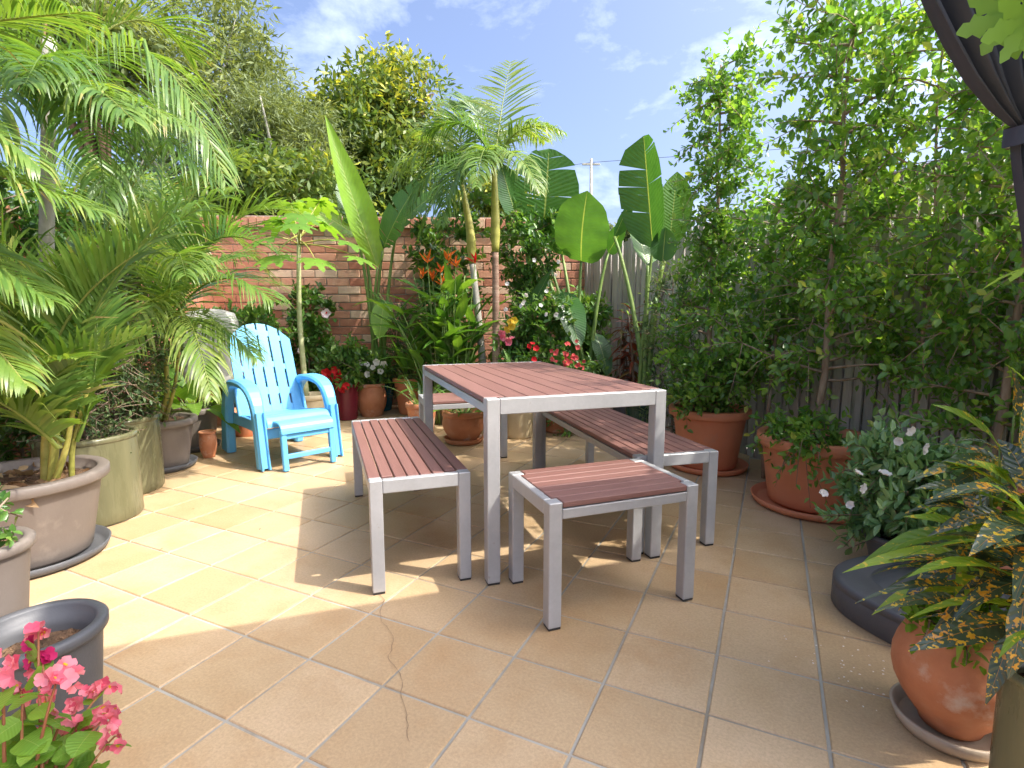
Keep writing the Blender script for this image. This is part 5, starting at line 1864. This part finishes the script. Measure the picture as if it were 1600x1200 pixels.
# begonia with pink flowers at the near left
bg = thing('begonia_plant', 'begonia covered in pink flowers in front of the dark grey tub', 'begonia', (-.80, .80, pz(begonia_pot)))
rng = np.random.default_rng(96)
tips = [(60, 985), (65, 1020), (30, 1065), (90, 1060), (20, 1130), (120, 1110), (160, 1080), (165, 1120), (140, 1145), (60, 1100), (40, 1150), (95, 1160), (130, 1180), (10, 1190), (70, 1195), (180, 1150), (100, 1120), (150, 1190), (35, 1100), (5, 1050), (110, 1195), (50, 1175)]
for i, (u, v) in enumerate(tips):
    Y = rng.uniform(.86, 1.02)
    e = loc(bg, at(u, v, Y))
    s = np.r_[rng.normal(size=2) * .03, 0]
    st = bez(s, s * .4 + e * .5 + np.array([0, 0, .06]), e, 8)
    sm = obj('stem', tube(st, np.linspace(.004, .0018, 8), 5), surface('red_stem', [(.3, (.22, .06, .03)), (.7, (.30, .13, .05))], bump=0) if 'redstem' not in M else M['redstem'], bg, smooth=True)
    M.setdefault('redstem', sm.data.materials[0])
    for j in range(5):
        q = st[min(2 + j, 7)]
        d = nrm(np.array([rng.normal(), rng.normal(), rng.uniform(-.1, .5)]))
        L_ = rng.uniform(.040, .072)
        leaf_part(bg, q, q + d * L_, UP + rng.normal(size=3) * .4, L_ * .8, M['broad'], shape='oval', fold=.15, droop=.2, nseg=6, rng=rng)
    if i in (0, 1, 2, 3, 5, 6, 7, 9, 10, 13, 15, 8, 16, 19, 20):
        col_ = 'magenta' if i == 1 else 'pink'
        for k in range(9 if i in (6, 7, 3) else 6):
            c = e + rng.normal(size=3) * np.array([.013, .011, .014])
            flower_parts(bg, [c], .0155, M[col_], 200 + i * 10 + k, petals=4, eye=('yellowp' if k % 3 == 0 else None), jit=.7)

# ------------------------------------------------------------------ covered barbecue behind the chair
bq = thing('covered_barbecue', 'barbecue under a pale grey cover between the side wall and the blue chair', 'barbecue', (-2.78, 5.05, 0), .25)
V, F = [], []
n = 36
for (r_, z) in ((.30, .42), (.295, .55), (.285, .72), (.28, .86), (.27, .98), (.23, 1.06), (.12, 1.09), (.01, 1.10)):
    for k in range(n):
        a = 2 * PI * k / n
        e = (abs(math.cos(a)) ** 4 + abs(math.sin(a)) ** 4) ** (-.25)
        rr = r_ * e * (1 + .03 * math.sin(a * 9 + z * 6) * (1.1 - z))
        V.append((rr * math.cos(a) * .82, rr * math.sin(a) * .75, z + .02 * math.sin(a * 7) * (z < .5)))
for i in range(7):
    for k in range(n):
        F.append((i * n + k, i * n + (k + 1) % n, (i + 1) * n + (k + 1) % n, (i + 1) * n + k))
obj('cover', (V, F), M['cover'], bq, smooth=True)
for sx in (-1, 1):
    for sy in (-1, 1):
        obj('leg', cbox(sx * .2, sy * .17, .26, .03, .03, .52, .003), M['blackmetal'], bq)
obj('shelf', cbox(0, 0, .18, .40, .34, .02, .003), M['blackmetal'], bq)

# ------------------------------------------------------------------ litter
rng = np.random.default_rng(99)
n = 34
xs, ys = [], []
while len(xs) < n:
    p = np.array([rng.uniform(-2.3, 2.0), rng.uniform(1.2, 5.6)])
    if inside(p, -.15) and (abs(p[0]) > .6 or rng.random() < .25 or p[1] > 4):
        xs.append(p[0])
        ys.append(p[1])
P = np.stack([xs, ys, np.full(n, .004)], 1)
a = rng.uniform(0, 2 * PI, n)
D = np.stack([np.cos(a), np.sin(a), rng.uniform(0, .15, n)], 1)
L_ = rng.uniform(.008, .028, n)
V, F, r = leaf_cloud(P, D, np.tile(UP, (n, 1)) + rng.normal(size=(n, 3)) * .1, L_, L_ * .3, rng.uniform(0, 1, n))
V[:, 2] = np.maximum(V[:, 2], .003)
o = obj('fallen_leaves', (V, F), M['dry'], None, rnd=r)
tag(o, 'dry fallen leaves scattered thinly over the tiled floor', 'leaves', kind='stuff')
n = 60
P = np.stack([1.15 + rng.normal(size=n) * .10, 1.50 + rng.normal(size=n) * .09, np.full(n, .004)], 1)
P[:, 0] -= .05
a = rng.uniform(0, 2 * PI, n)
D = np.stack([np.cos(a), np.sin(a), np.zeros(n)], 1)
L_ = rng.uniform(.004, .009, n)
V, F, r = leaf_cloud(P, D, np.tile(UP, (n, 1)), L_, L_ * .7, rng.uniform(0, 1, n))
o = obj('fallen_petals', (V, F), M['whitep'], None, rnd=r)
tag(o, 'tiny white petals dropped on the tiles before the charcoal base', 'petals', kind='stuff')
# bark chips and dry leaves lying in the biggest taupe pot
n = 60
a = rng.uniform(0, 2 * PI, n)
rr = np.sqrt(rng.random(n)) * .24
P = np.stack([-2.10 + rr * np.cos(a), 2.26 + rr * np.sin(a), np.full(n, pz(taupe_big) + .02) + rng.random(n) * .025], 1)
L_ = rng.uniform(.04, .13, n)
V, F, r = leaf_cloud(P, rand_dirs(n, 0, rng) * np.array([1, 1, .3]), rand_dirs(n, 1.2, rng), L_, L_ * .4, rng.uniform(0, 1, n))
o = obj('dry_leaf_mulch', (V, F), M['dry'], None, rnd=r)
tag(o, 'dry brown leaf mulch lying in the huge taupe pot', 'mulch', kind='stuff')

for o in list(COL.objects):
    if 'soil_z' in o:
        del o['soil_z']
